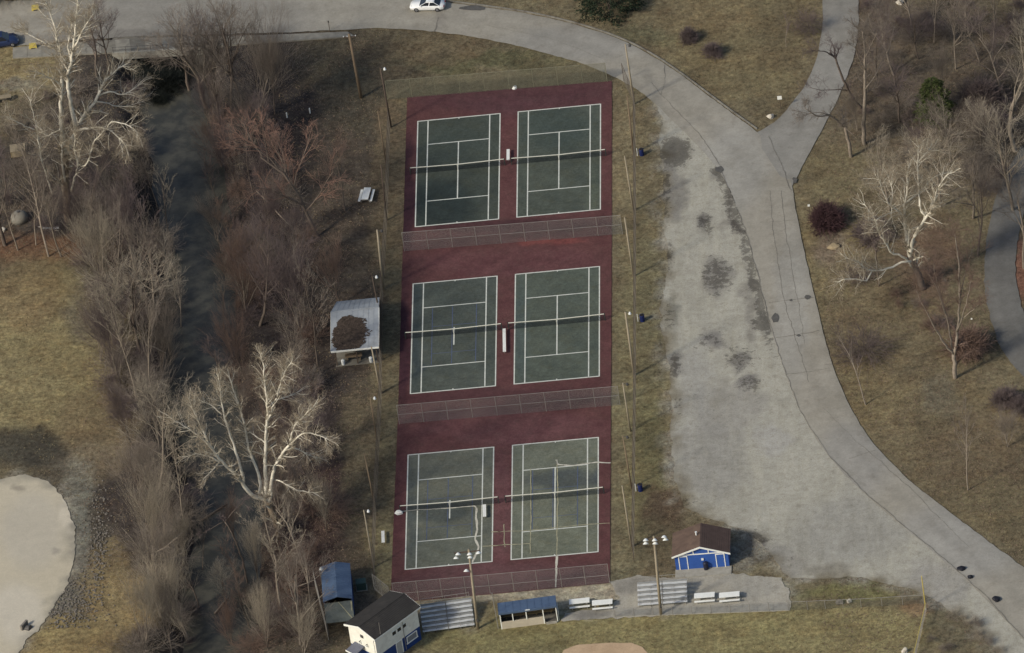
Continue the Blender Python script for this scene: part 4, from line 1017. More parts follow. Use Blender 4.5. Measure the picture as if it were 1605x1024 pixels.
# ================================================================== FURNITURE
alu_dk = mat('shaded aluminium', S(134, 135, 134), .5, .12, 1.5, 20)
def bleacher(label, px, py, L, rz, rows=5):
    t = thing('bleacher', label, 'bleacher', (*G2(px, py), .02), rz, 'aluminium bleachers')
    for k in range(rows):
        z = .42+k*.27; y = k*.62
        for a, b2 in ((-L/2, -.06), (.06, L/2)):
            MB().box(a, b2, y, y+.28, z, z+.05).build('seat_plank', alu, t)
            MB().box(a, b2, y+.29, y+.61, z-.14, z-.09).build('foot_plank', alu, t)
            MB().box(a, b2, y+.575, y+.6, z-.085, z+.2).build('riser', alu_dk, t)
    ym = (rows-1)*.62+.62
    for x in np.linspace(-L/2+.2, L/2-.2, 5):
        MB().tube([(x, 0, .4), (x, ym-.2, .4+(rows-1)*.27)], .03, 6).build('stringer', galv, t)
        MB().tube([(x, ym-.25, 0), (x, ym-.25, .4+(rows-1)*.27)], .03, 6).build('leg', galv, t)
        MB().tube([(x, .1, 0), (x, .1, .42)], .03, 6).build('leg', galv, t)
        MB().tube([(x, .1, .02), (x, ym-.25, .02)], .025, 6).build('ground_beam', galv, t)
        MB().tube([(x, ym, .4+(rows-1)*.27-.2), (x, ym, .4+(rows-1)*.27+1.0)], .025, 6).build('rail_post', galv, t)
    for dz in (.5, 1.0): MB().tube([(-L/2+.2, ym, .4+(rows-1)*.27+dz), (L/2-.2, ym, .4+(rows-1)*.27+dz)], .025, 6).build('guard_rail', galv, t)
    return t
bleacher('grey aluminium bleacher between white building and floodlight pole', 704, 990, 6.5, math.radians(4.5), 6)
bleacher('grey aluminium bleacher in front of the concession stand', 1039, 951, 6.2, math.radians(-1.5), 5)
def picnic(label, px, py, rz, L=2.55, mt=whitep, name='picnic_table', cat='picnic table', group='white picnic tables'):
    t = thing(name, label, cat, (*G2(px, py), .03), rz, group)
    for k in range(4): MB().box(-L/2, L/2, -.46+k*.235, -.46+k*.235+.22, .72, .77).build('table_plank', mt, t)
    for s in (-1, 1):
        for j in (0, 1): MB().box(-L/2, L/2, s*.78-.16+j*.165, s*.78-.16+j*.165+.155, .42, .46).build('bench_plank', mt, t)
    for x in (-L/2+.35, L/2-.35):
        MB().box(x-.04, x+.04, -.9, .9, .36, .42).build('crossbar', galv, t)
        for s in (-1, 1): MB().hexa([(x-.04, s*.62-.05, -.01), (x+.04, s*.62-.05, -.01), (x+.04, s*.62+.05, -.01), (x-.04, s*.62+.05, -.01)], [(x-.04, s*.25-.05, .72), (x+.04, s*.25-.05, .72), (x+.04, s*.25+.05, .72), (x-.04, s*.25+.05, .72)]).build('leg', galv, t)
    return t
picnic('white picnic table right beside the dugout', 909, 950, .02)
picnic('white picnic table second to the right of the dugout', 945, 952, .0)
picnic('white picnic table just right of the right bleacher', 1105, 941, -.02)
picnic('rightmost white picnic table on the spectator concrete', 1144, 940, .0)
picnic('weathered white picnic table in the scrub left of the upper courts', 575, 311, math.radians(82), 2.6, whitep)
def bench(label, px, py, L, rz, mt=whitep, z=.03):
    t = thing('bench', label, 'bench', (*G2(px, py), z), rz, 'white courtside benches')
    for k in range(2): MB().box(-L/2, L/2, -.2+k*.205, -.2+k*.205+.19, .42, .46).build('seat_plank', mt, t)
    for x in np.linspace(-L/2+.3, L/2-.3, max(2, int(L/2)+1)):
        MB().box(x-.03, x+.03, -.17, .17, .36, .42).build('bracket', galv, t)
        MB().tube([(x, 0, -.03), (x, 0, .37)], .035, 6).build('leg', galv, t)
    return t
bench('short white bench between the nets of the two upper courts', 797, 247, 2.4, math.radians(90))
bench('long white bench between the two middle courts', 791, 538, 5.0, math.radians(91))
bench('white bench lying on the lower left court near its net', 760, 805, 2.5, math.radians(91))
bench('white bench on the grass outside the lower left court', 601, 846, 2.4, math.radians(92))
bench('pale bench under the trees left of the big white sycamore', 80, 362, 2.2, math.radians(-8))
bluebin = mat('blue steel drum', S(30, 40, 86), .5, .12)
for px, py, lab in ((1006, 243, 'uppermost blue barrel bin in the strip right of the courts'), (1007, 503, 'middle blue barrel bin in the strip right of the courts'), (1004, 769, 'lowest blue barrel bin in the strip right of the courts')):
    t = thing('trash_barrel', lab, 'trash can', (*G2(px, py), -.04), 0, 'blue barrels along the courts')
    MB().lathe([(.3, 0), (.32, .05), (.3, .1), (.3, .35), (.325, .38), (.3, .41), (.3, .68), (.325, .71), (.3, .74), (.32, .95), (.33, .98)], 18).build('drum', bluebin, t, True)
    MB().lathe([(.27, .9), (.27, .985)], 18).build('liner', darkin, t)
    MB().box(-.62, -.54, -.05, .05, 0, 1.15).build('holding_post', whitep, t)
    MB().box(-.54, -.29, -.03, .03, .55, .6).build('bracket', galv, t)
# small pale things along the courts
def lump(mb, c, r, s, n=9, sq=.6, jag=.25):
    """rough boulder or bag"""
    rr = random.Random(s)
    bm = bmesh.new(); bmesh.ops.create_icosphere(bm, subdivisions=2, radius=1)
    ph = [rr.uniform(0, 6) for _ in range(6)]
    v = []
    for p in bm.verts:
        k = 1+jag*(math.sin(3*p.co.x+ph[0])*math.cos(2.7*p.co.y+ph[1])+.6*math.sin(5*p.co.z+ph[2]+2*p.co.x))+rr.uniform(-.08, .08)
        v.append((c[0]+p.co.x*r[0]*k, c[1]+p.co.y*r[1]*k, c[2]+p.co.z*r[2]*k))
    f = [tuple(q.index for q in fc.verts) for fc in bm.faces]
    bm.free()
    mb.add(v, f)
    return mb
def rock(name, label, cat, px, py, r, m, seed, group=None):
    x, y = G2(px, py)
    o = lump(MB(), (0, 0, r[2]*.55), r, seed).build(name, m, None)
    o.location = (x, y, gz(x, y) if name != 'black_bag' else .06)
    return tag(o, label, cat, group)
stone = mat('pale limestone', S(188, 180, 164), .9, .25, 3, 20)
stone_g = mat('grey stone', S(120, 114, 106), .9, .3, 3, 20)
blackb = mat('black plastic', S(28, 28, 34), .5, .2, 4, 20)
rock('black_bag', 'larger black bag in the pair lying on the road crack', 'bag', 1507, 893, (.5, .42, .26), blackb, 3, 'black bags on the road')
rock('black_bag', 'smaller black bag in the pair lying on the road crack', 'bag', 1521, 906, (.38, .36, .22), blackb, 4, 'black bags on the road')
rock('black_bag', 'lone black bag farther down the road crack', 'bag', 1562, 941, (.5, .5, .28), blackb, 5, 'black bags on the road')
rock('boulder', 'pale boulder at the point of the side road junction', 'boulder', 1208, 184, (.45, .35, .35), stone, 6)
rock('boulder', 'pale stone at the edge of the bare bed at top right', 'boulder', 1411, 5, (.6, .45, .35), stone, 7)
rock('boulder', 'grey stone beside the low fence on the ball field edge', 'boulder', 1316, 946, (.55, .4, .35), stone_g, 8)
rock('boulder', 'pale stone beside the low fence on the ball field edge', 'boulder', 1331, 944, (.32, .3, .35), stone, 9)
rock('boulder', 'pale stone at the foot of the yellow capped fence', 'boulder', 1418, 1022, (.4, .35, .4), stone, 10)
rock('rolled_tarp', 'crumpled white tarp at the left end of the lower left net', 'tarp', 625, 805, (.5, .38, .3), whitep, 12)
rock('sand_pile', 'small tan mound of sand inside the stone edged bed', 'sand', 1307, 387, (.75, .6, .22), mat('tan sand', S(146, 130, 102), .95, .2), 13)
rock('ball', 'white round object on the top fence line of the upper courts', 'ball', 807, 139, (.3, .3, .3), whitep, 14)
for i, (px, py, lab) in enumerate([(1071, 842, 'white jug'), (450, 184, 'left of two small white posts in the scrub'), (486, 177, 'right of two small white posts in the scrub')][1:]):
    o = MB().lathe([(.09, -.1), (.09, .75), (.05, .85)], 8).build('marker_post', whitep)
    x, y = G2(px, py); o.location = (x, y, gz(x, y)); tag(o, lab, 'post', 'small white marker posts')
# road signs
def sign(label, base, top, w, hh, m, cat='sign'):
    bx, by = G2(*base); h = V(*top, by)[2]
    t = thing('sign', label, cat, (bx, by, -.05))
    MB().tube([(0, 0, -.1), (0, 0, h)], .04, 6).build('post', wood_dk, t)
    MB().box(-w/2, w/2, -.07, -.03, h-hh, h).build('panel', m, t)
sign('small white sign on a thin post by the side road', (1224, 170), (1222, 150), .6, .55, trimw)
sign('thin post with a small white plate beside the purple bush', (1271, 348), (1268, 320), .3, .3, trimw)
sign('thin dark road sign post at the sidewalk edge', (517, 49), (515, 32), .18, .3, rail_dk)
sign('thin white tipped post beside the dark shrub near the right path', (1526, 526), (1522, 498), .2, .25, trimw)
# yellow blocks by the road, blue car, white car
def yblock(label, px, py):
    t = thing('yellow_barrier', label, 'barrier', (*G2(px, py), .05), .1, 'yellow roadside blocks')
    MB().hexa([(-.55, -.3, -.05), (.55, -.3, -.05), (.55, .3, -.05), (-.55, .3, -.05)], [(-.45, -.16, .75), (.45, -.16, .75), (.45, .16, .75), (-.45, .16, .75)]).build('block', yel, t)
    MB().box(-.3, .3, -.305, -.25, .05, .18).build('fork_slot', darkin, t)
yblock('yellow roadside block across the road at the top left corner', 56, 16)
yblock('yellow roadside block just right of the blue car', 52, 76)
def car(label, px, py, rz, paint_m, suv=False):
    t = thing('parked_car', label, 'car', (*G2(px, py), .09), rz)
    L, hw = (4.75, .9) if not suv else (4.9, .95)
    top = 1.45 if not suv else 1.8
    belt = .95 if not suv else 1.1
    # lower body: stations along x with shaped sections
    st = [(-L/2, .45, .70, .62), (-L/2+.15, .28, .84, .78), (-L/2+.7, .22, belt-.04, .88), (-L/2+1.3, .22, belt, .9), (0, .22, belt, .9), (L/2-1.5, .22, belt-.02, .9), (L/2-.7, .22, belt-.12 if not suv else belt-.03, .88), (L/2-.2, .26, .74, .8), (L/2, .42, .62, .62)]
    v = []; f = []
    for x, zb, zt, w in st:
        w = w*hw/.9
        v += [(x, -w*.93, zb), (x, -w, zb+.2), (x, -w, zt-.16), (x, -w*.93, zt), (x, w*.93, zt), (x, w, zt-.16), (x, w, zb+.2), (x, w*.93, zb)]
    for i in range(len(st)-1):
        for k in range(8): f.append((i*8+k, i*8+(k+1) % 8, (i+1)*8+(k+1) % 8, (i+1)*8+k))
    f += [tuple(range(8))[::-1], tuple((len(st)-1)*8+k for k in range(8))]
    MB().add(v, f).build('body', paint_m, t, True)
    xa, xb, xc, xd = (-L/2+.55, -L/2+1.35, L/2-2.35, L/2-1.35) if not suv else (-L/2+.2, -L/2+.6, L/2-2.2, L/2-1.3)
    wb, wt = hw*.93, hw*.72
    cab = MB()
    P = [(xa, -wb, belt-.04), (xa, wb, belt-.04), (xd, wb, belt-.04), (xd, -wb, belt-.04)]; T = [(xb, -wt, top-.05), (xb, wt, top-.05), (xc, wt, top-.05), (xc, -wt, top-.05)]
    cab.hexa(P, T); cab.build('cabin', paint_m, t)
    MB().hexa(T, [((xb+.18), -wt*.9, top), (xb+.18, wt*.9, top), (xc-.18, wt*.9, top), (xc-.18, -wt*.9, top)]).build('roof', paint_m, t)
    def pane(nm, a, b2, c, d, s=.1):
        a, b2, c, d = map(np.array, (a, b2, c, d))
        m_ = (a+b2+c+d)/4.; n_ = np.cross(b2-a, d-a); n_ /= np.linalg.norm(n_)
        if np.dot(n_, m_-np.array([0, 0, belt])) < 0: n_ = -n_
        q_ = [m_+(p-m_)*(1-s)+n_*.012 for p in (a, b2, c, d)]
        MB().hexa([p-n_*.02 for p in q_], q_).build(nm, glass, t)
    P = [np.array(p) for p in P]; T = [np.array(p) for p in T]
    pane('rear_window', P[0], P[1], T[1], T[0]); pane('windscreen', P[2], P[3], T[3], T[2])
    for i0, i1 in ((0, 3), (1, 2)):
        m0 = (P[i0]*.47+P[i1]*.53); m1 = (T[i0]*.47+T[i1]*.53)
        pane('side_window', P[i0], m0, m1, T[i0], .14); pane('side_window', m0, P[i1], T[i1], m1, .14)
    for x in (-L/2+.95, L/2-.95):
        for s in (-1, 1):
            w = link('wheel', bpy.data.meshes.new('wheel'), t)
            w.location = (x, s*(hw-.1), .33)
            tm = MB().lathe([(.2, -.1), (.31, -.11), (.335, -.06), (.335, .06), (.31, .11), (.2, .1)], 20)
            tm.v = [(a, c, b2) for a, b2, c in tm.v]
            w.data = tm.mesh('tyre', mat('tyre rubber', (.02, .02, .02), .9, .1))
            rm = MB().lathe([(.19, -.115), (.21, -.1), (.21, .1), (.19, .115)], 14); rm.v = [(a, c, b2) for a, b2, c in rm.v]
            rm.build('rim', mat('alloy rim', S(130, 130, 132), .4, .1, metal=.6), w)
    for s in (-1, 1):
        MB().hexa([(L/2-.24, s*.48-.16, .62), (L/2-.1, s*.48-.16, .6), (L/2-.1, s*.48+.16, .6), (L/2-.24, s*.48+.16, .62)], [(L/2-.27, s*.48-.16, .775), (L/2-.13, s*.48-.16, .7), (L/2-.13, s*.48+.16, .7), (L/2-.27, s*.48+.16, .775)]).build('headlight', lampM, t)
        MB().box(-L/2-.01, -L/2+.14, s*.52-.16, s*.52+.16, .62, .78).build('tail_light', mat('red lens', (.25, .01, .01), .3, .05), t)
        MB().box(xd-.35, xd-.18, s*(hw+.02)-.08, s*(hw+.02)+.08, belt-.02, belt+.1).build('mirror', paint_m, t)
    MB().box(-L/2-.03, -L/2+.1, -.26, .26, .42, .54).build('number_plate', trimw, t)
car('white sedan driving on the road at the top edge', 671, 14, math.radians(172), mat('white car paint', S(222, 222, 216), .3, .04, spec=.5))
car('dark blue car at the left edge of the road, partly out of frame', 3, 71, math.radians(4), mat('dark blue car paint', S(36, 48, 78), .3, .05, spec=.5), True)
# bits in the yard at the left edge
t = thing('wooden_crate', 'tan plywood box in the trees left of the big sycamore', 'crate', (*G2(29, 240), -.05), .08)
ply = mat('weathered plywood', S(134, 122, 100), .9, .2, 2, 20)
MB().box(-.95, .95, -.8, .8, -.05, .9).build('body', ply, t); MB().box(-1.02, 1.02, -.87, .87, .9, .97).build('lid', ply, t)
MB().box(-.98, -.9, -.83, -.8, 0, .9).build('batten', planksM, t); MB().box(.9, .98, -.83, -.8, 0, .9).build('batten', planksM, t)
t = thing('domed_tank', 'grey domed tank among trunks at the left edge', 'tank', (*G2(31, 345), -.05))
MB().lathe([(1.15, -.05), (1.15, .55), (1.0, .95), (.65, 1.25), (.2, 1.38)], 20).build('shell', mat('grey tank', S(120, 116, 106), .8, .2, 1, 10, dirt=S(84, 78, 68), dirt_amt=.6), t, True)
MB().lathe([(.22, 1.36), (.22, 1.46), (.05, 1.5)], 12).build('hatch', rail_dk, t)
rock('boulder', 'white rounded stone at the far left edge under the trees', 'boulder', 4, 362, (.4, .35, .3), stone, 21)
t = thing('picnic_table', 'small grey table on the lawn at the left edge below the road', 'table', (*G2(8, 158), -.04), .1)
MB().box(-.9, .9, -.4, .4, .68, .74).build('table_plank', ply, t)
for x in (-.7, .7): MB().box(x-.05, x+.05, -.3, .3, -.05, .68).build('leg', rail_dk, t)
# drain pipe end by the turnaround
t = thing('culvert_pipe', 'dark corrugated pipe end in stones below the pale turnaround', 'pipe', (*G2(43, 985), 0), math.radians(60))
MB().lathe([(.42, -.5), (.45, -.5), (.45, .5), (.42, .5)], 16).build('pipe', rail_dk, t).rotation_euler = (math.radians(80), 0, 0)
MB().box(-.7, .7, .3, .55, -.1, .75).build('head_wall', stone_g, t)
# riprap: loose stones at the turnaround
rr = random.Random(5)
mb = MB()
for i in range(1100):
    px, py = rr.gauss(112, 24), rr.gauss(945, 26)
    if i % 3 == 0: px, py = rr.gauss(155, 9), rr.gauss(850, 42)
    if inside(np.array([px]), np.array([py]), [(0, 745), (80, 752), (122, 830), (118, 900), (60, 985), (20, 1024), (0, 1024)])[0] or py > 985: continue
    x, y = G2(px, py)
    s_ = rr.uniform(.06, .18)
    bm = bmesh.new(); bmesh.ops.create_icosphere(bm, subdivisions=1, radius=1)
    vv = [(x+p.co.x*s_*rr.uniform(.7, 1.2), y+p.co.y*s_*rr.uniform(.7, 1.2), .02+p.co.z*s_*.6) for p in bm.verts]
    mb.add(vv, [tuple(q.index for q in fc.verts) for fc in bm.faces]); bm.free()
o = mb.build('riprap_stones', mat('grey riprap', S(108, 102, 93), .9, .4, 1.6, 8), None)
tag(o, 'loose grey stones bordering the pale gravel turnaround', 'stones', None, 'stuff')

# ================================================================== TREES
bark_w = mat('white sycamore bark', S(210, 203, 185), .85, .25, 1.2, 8, dirt=S(150, 140, 118), dirt_amt=.7)
bark_wb = mat('flaking brown sycamore bark', S(118, 104, 88), .9, .3, 2, 12, dirt=S(160, 150, 130), dirt_amt=.5)
twig_t = mat('tan twigs', S(150, 138, 118), .9, .2, 1, 6, rand=.12)
bark_g = mat('grey bark', S(130, 119, 105), .9, .3, 2, 10, rand=.2)
bark_b = mat('brown bark', S(98, 87, 77), .9, .3, 2, 10, rand=.2)
twig_g = mat('grey brown twigs', S(120, 110, 99), .9, .2, 1, 6, rand=.18)
twig_p = mat('purplish twigs', S(100, 88, 85), .9, .2, 1, 6, rand=.15)
twig_r = mat('reddish twigs', S(116, 96, 84), .9, .2, 1, 6, rand=.12)
twig_y = mat('pale straw twigs', S(146, 136, 119), .9, .2, 1, 6, rand=.1)
UP = np.array([0, 0, 1.0])
def unit(v): return v/max(np.linalg.norm(v), 1e-9)
def grow(out, p, d, L, r, lev, maxlev, rg, P):
    """one branch: wanders, tapers, carries side branches"""
    n = P['seg'][min(lev, len(P['seg'])-1)]
    pts = [p]; rad = [r]; dirs = []
    r1 = max(r*P['taper'], P['rmin'])
    for i in range(n):
        d = unit(d+rg.normal(0, P['wob'], 3)+UP*P['trop']*(1 if lev else .3))
        p = p+d*(L/n)
        pts.append(p); dirs.append(d); rad.append(r+(r1-r)*(i+1)/n)
        out[lev].append((pts[-2], pts[-1], rad[-2], rad[-1]))
    if lev >= maxlev: return
    k = P['kids'][min(lev, len(P['kids'])-1)]
    k = max(1, int(round(k*rg.uniform(.75, 1.25))))
    for j in range(k):
        t = P['from'][min(lev, len(P['from'])-1)]+(1-P['from'][min(lev, len(P['from'])-1)])*(j+rg.uniform(0, 1))/k
        t = min(t, .999)
        i = int(t*n); f = t*n-i
        q_ = pts[i]*(1-f)+pts[i+1]*f
        rr_ = rad[i]*(1-f)+rad[i+1]*f
        a = math.radians(rg.uniform(*P['ang']))
        side = unit(np.cross(dirs[i], rg.normal(0, 1, 3)))
        nd = unit(dirs[i]*math.cos(a)+side*math.sin(a))
        ll = L*rg.uniform(*P['len'])*(1-.45*t if lev else 1-.3*t)
        grow(out, q_, nd, ll, max(rr_*P['rk'], P['rmin']), lev+1, maxlev, rg, P)
def branch_meshes(out, mt, mc, cut=2, name='tree'):
    tr = [s for l in range(cut) for s in out[l]]; cr = [s for l in range(cut, len(out)) for s in out[l]]
    res = []
    for segs, n, m, nm in ((tr, 6, mt, 'trunk'), (cr, 3, mc, 'crown')):
        if not segs: res.append(None); continue
        P0 = np.array([s[0] for s in segs]); P1 = np.array([s[1] for s in segs])
        R0 = np.array([s[2] for s in segs]); R1 = np.array([s[3] for s in segs])
        if n > 3: P1 = P1+(P1-P0)*.04
        v, f = prisms(P0, P1, R0, R1, n)
        res.append(npmesh(nm, v, f, m, n > 3))
    return res
STY = {
 'spread': dict(seg=[4, 4, 3, 2, 2], wob=.15, trop=.08, taper=.42, rmin=.0062, kids=[9, 6, 6, 4], ang=(22, 52), len=(.5, .8), rk=.55, **{'from': [.3, .25, .15, .1]}),
 'slender': dict(seg=[7, 4, 3, 2], wob=.085, trop=.12, taper=.3, rmin=.006, kids=[16, 6, 5, 4], ang=(18, 42), len=(.28, .5), rk=.42, **{'from': [.35, .2, .15, .1]}),
 'broom': dict(seg=[3, 5, 3, 2, 2], wob=.11, trop=.12, taper=.45, rmin=.006, kids=[8, 6, 5, 4], ang=(10, 34), len=(.75, 1.25), rk=.5, **{'from': [.05, .2, .15, .1]}),
 'ball': dict(seg=[2, 3, 2, 2], wob=.16, trop=.02, taper=.5, rmin=.045, kids=[34, 8, 6, 4], ang=(5, 85), len=(.9, 1.5), rk=.4, **{'from': [.0, .15, .1, .1]}),
 'bush': dict(seg=[2, 3, 2, 2], wob=.2, trop=.05, taper=.5, rmin=.021, kids=[15, 6, 5, 4], ang=(20, 70), len=(.9, 1.6), rk=.4, **{'from': [.0, .15, .1, .1]})}
def proto(style, seed, H=10.0, r=None, maxlev=4):
    rg = np.random.RandomState(seed)
    P = STY[style]; out = [[] for _ in range(maxlev+1)]
    L0 = {'spread': .5, 'slender': .95, 'broom': .22, 'bush': .2, 'ball': .25}[style]*H
    grow(out, np.array([0, 0, -.3]), unit(np.array([rg.normal(0, .06), rg.normal(0, .06), 1])), L0, r or H*{'spread': .0135, 'slender': .0075, 'broom': .011, 'bush': .012, 'ball': .02}[style], 0, maxlev, rg, P)
    zmax = max(s[1][2] for o in out for s in o)
    k = H/zmax
    return [[(a*k, b*k, c, d) for a, b, c, d in o] for o in out]
PROTO = {}
def get_proto(style, var, mt, mc):
    key = (style, var, 'meshes')
    if key not in PROTO:
        ml = 3 if style in ('bush', 'ball') else 4
        sg = PROTO.setdefault((style, var), None) or proto(style, 100+var*7+len(style), 10.0, None, ml)
        PROTO[(style, var)] = sg
        PROTO[key] = branch_meshes(sg, mt, mc, 2 if style not in ('bush', 'ball') else 1)
    return PROTO[key]
TREES = []
ORD = ['first', 'second', 'third', 'fourth', 'fifth', 'sixth', 'seventh', 'eighth', 'ninth', 'tenth', 'eleventh', 'twelfth', 'thirteenth', 'fourteenth']
KIND = {'spread': 'round crowned', 'slender': 'tall slim', 'broom': 'many stemmed'}
HUE = {'grey brown twigs': 'grey brown', 'purplish twigs': 'purplish', 'reddish twigs': 'reddish', 'pale straw twigs': 'straw coloured'}
SEEN = {}
def bank_label(st, mc, side):
    key = (st, mc.name, side); SEEN[key] = SEEN.get(key, 0)+1
    return '%s %s bare tree, %s such down the creek\'s %s bank' % (KIND[st], HUE[mc.name], ORD[SEEN[key]-1], side)
def tree(px, py, hpx, style, var, mt, mc, label, group=None, name='bare_tree', cat='tree', wide=1.0, at=None):
    x, y = G2(px, py) if at is None else at
    z = gz(x, y)
    if z < -.6:
        x, y = G2(px, py, z); z = gz(x, y)
    H = max(1.0, hpx/9.55)
    t = thing(name, label, cat, (x, y, z), rnd.uniform(0, 6.28), group)
    t.rotation_euler = (rnd.uniform(-.09, .09), rnd.uniform(-.09, .09), t.rotation_euler[2])
    wide *= rnd.uniform(.82, 1.2)
    wide *= {'spread': .82, 'slender': .9, 'broom': .72, 'bush': .8, 'ball': .8}[style]
    if name == 'bare_tree' and rnd.random() < .4: var += 3
    a, b_ = get_proto(style, var, mt, mc)
    for nm, me, mm in ((('trunk' if style not in ('bush', 'ball') else 'stems'), a, mt), ('crown', b_, mc)):
        if me is None: continue
        o = link(nm, me, t); o.material_slots[0].link = 'OBJECT'; o.material_slots[0].material = mm; o.scale = (H/10*wide, H/10*wide, H/10)
    TREES.append(t)
    return t
GL = 'trees of the thicket on the left bank of the creek'
GRB = 'trees of the thicket on the right bank of the creek'
LT = [  # px, py, height px, style, var, bark, twig, label
 (325, 168, 185, 'spread', 0, bark_g, twig_g, 'bare tree whose crown hangs over the bridge road, leftmost of three'),
 (362, 176, 195, 'spread', 1, bark_b, twig_g, 'bare tree whose crown hangs over the road, middle of three'),
 (404, 186, 180, 'broom', 0, bark_g, twig_g, 'bare many stemmed tree by the road, rightmost of three'),
 (172, 112, 125, 'spread', 2, bark_b, twig_p, 'small twiggy tree against the road right of the big sycamore'),
 (76, 402, 185, 'slender', 0, bark_g, twig_g, 'slim pale trunked tree below the domed tank'),
 (97, 402, 170, 'slender', 1, bark_g, twig_g, 'slim tree directly under the big sycamore trunk'),
 (56, 384, 130, 'slender', 2, bark_g, twig_p, 'short slim tree right of the domed tank'),
 (28, 392, 150, 'slender', 1, bark_g, twig_g, 'slim leaning tree in front of the domed tank'),
 (8, 384, 200, 'spread', 2, bark_b, twig_p, 'bare tree at the left edge below the domed tank'),
 (134, 395, 120, 'broom', 1, bark_b, twig_p, 'purplish many stemmed tree right of the big sycamore foot'),
 (500, 372, 205, 'spread', 0, bark_b, mat('orange brown twigs', S(134, 106, 92), .9, .2, 1, 6), 'reddish bare tree with broad crown left of the picnic table'),
 (533, 480, 105, 'broom', 1, bark_b, twig_r, 'small orange twigged tree above the shelter roof'),
 (503, 585, 190, 'slender', 2, bark_b, twig_g, 'dark trunked tree left of the white roofed shelter'),
 (290, 832, 150, 'slender', 0, bark_g, twig_y, 'pale double stemmed tree on the creek edge left of the lower sycamore'),
 (445, 968, 200, 'slender', 2, bark_g, twig_y, 'pale twigged tree left of the blue roofed shed'),
 (300, 1016, 175, 'broom', 0, bark_g, twig_y, 'pale bushy tree at the bottom edge left of the creek'),
 (478, 1030, 90, 'broom', 2, bark_g, twig_y, 'straw coloured brushy tree at the bottom edge by the white building')]
LT += [(300, 150, 150, 'spread', 3, bark_b, twig_p, 'thin bare tree at the creek end of the bridge'), (344, 196, 190, 'broom', 3, bark_b, twig_g, 'brushy bare tree between the two left road trees'), (384, 170, 175, 'spread', 4, bark_b, twig_g, 'grey bare tree between the two right road trees'), (430, 178, 150, 'broom', 4, bark_b, twig_g, 'brushy bare tree right of the road trees'), (150, 120, 120, 'spread', 4, bark_b, twig_g, 'bare tree directly right of the big sycamore top')]
for a in LT: tree(*a, None, 'bare_tree', 'tree', 1.2)
for i, (px, py, h, st, v) in enumerate(sorted([(172, 462, 170, 'broom', 0), (190, 486, 185, 'slender', 1), (203, 524, 190, 'slender', 2), (228, 566, 205, 'spread', 1), (214, 624, 210, 'slender', 0), (243, 632, 230, 'slender', 1), (190, 604, 150, 'broom', 1), (158, 566, 120, 'broom', 2), (252, 604, 150, 'broom', 0), (262, 496, 200, 'slender', 2), (212, 424, 165, 'broom', 1),
      (250, 704, 150, 'broom', 2), (246, 764, 165, 'spread', 2), (228, 806, 130, 'broom', 0), (262, 852, 170, 'slender', 1), (240, 884, 150, 'broom', 1), (252, 962, 180, 'spread', 1), (276, 934, 150, 'broom', 2), (298, 904, 130, 'broom', 0), (208, 700, 110, 'broom', 2), (160, 420, 120, 'spread', 2), (146, 350, 130, 'spread', 1), (228, 1020, 140, 'broom', 1), (180, 540, 140, 'spread', 0), (236, 500, 150, 'spread', 2), (205, 380, 120, 'broom', 0), (270, 1030, 120, 'broom', 2), (276, 446, 140, 'slender', 1), (284, 520, 120, 'slender', 0), (270, 560, 130, 'spread', 2), (268, 380, 120, 'slender', 2), (318, 900, 110, 'slender', 1), (312, 960, 120, 'spread', 0), (248, 330, 110, 'slender', 0)], key=lambda a: a[1])):
    mc = (twig_g, twig_p, twig_g, twig_y)[i % 4] if py < 850 else (twig_y, twig_g)[i % 2]
    tree(px, py, h, st, v, bark_g if i % 3 else bark_b, mc, bank_label(st, mc, 'left'), GL)
for i, (px, py, h, st, v) in enumerate(sorted([(348, 262, 125, 'broom', 0), (372, 292, 120, 'broom', 1), (398, 312, 115, 'spread', 1), (336, 214, 110, 'broom', 2), (386, 486, 155, 'broom', 0), (404, 510, 170, 'spread', 2), (474, 536, 175, 'broom', 1), (450, 436, 110, 'spread', 0), (382, 590, 130, 'broom', 2), (462, 626, 120, 'spread', 1), (424, 392, 125, 'broom', 1), (342, 386, 85, 'broom', 0), (436, 250, 110, 'spread', 2), (420, 330, 120, 'broom', 2), (470, 420, 110, 'broom', 0), (360, 440, 110, 'spread', 0), (540, 330, 120, 'spread', 1), (400, 230, 110, 'broom', 1),
      (452, 836, 130, 'broom', 2), (474, 886, 130, 'spread', 0), (404, 906, 110, 'broom', 0), (372, 862, 100, 'broom', 1), (470, 1012, 150, 'spread', 2), (420, 1016, 120, 'broom', 0), (392, 984, 100, 'spread', 1), (450, 756, 90, 'broom', 1), (512, 836, 95, 'broom', 0), (482, 726, 115, 'spread', 1), (520, 700, 80, 'broom', 2), (486, 940, 90, 'spread', 0), (500, 780, 90, 'spread', 2), (432, 700, 80, 'broom', 1), (366, 1020, 80, 'broom', 2), (352, 520, 130, 'slender', 1), (348, 620, 110, 'spread', 1), (376, 930, 110, 'slender', 2), (362, 980, 100, 'spread', 2), (346, 330, 120, 'slender', 0), (368, 400, 110, 'slender', 1)], key=lambda a: a[1])):
    mc = (twig_p, twig_g, twig_p, twig_r)[i % 4] if py < 800 else (twig_g, twig_y, twig_r)[i % 3]
    tree(px, py, h, st, v, bark_b if i % 3 else bark_g, mc, bank_label(st, mc, 'right'), GRB)
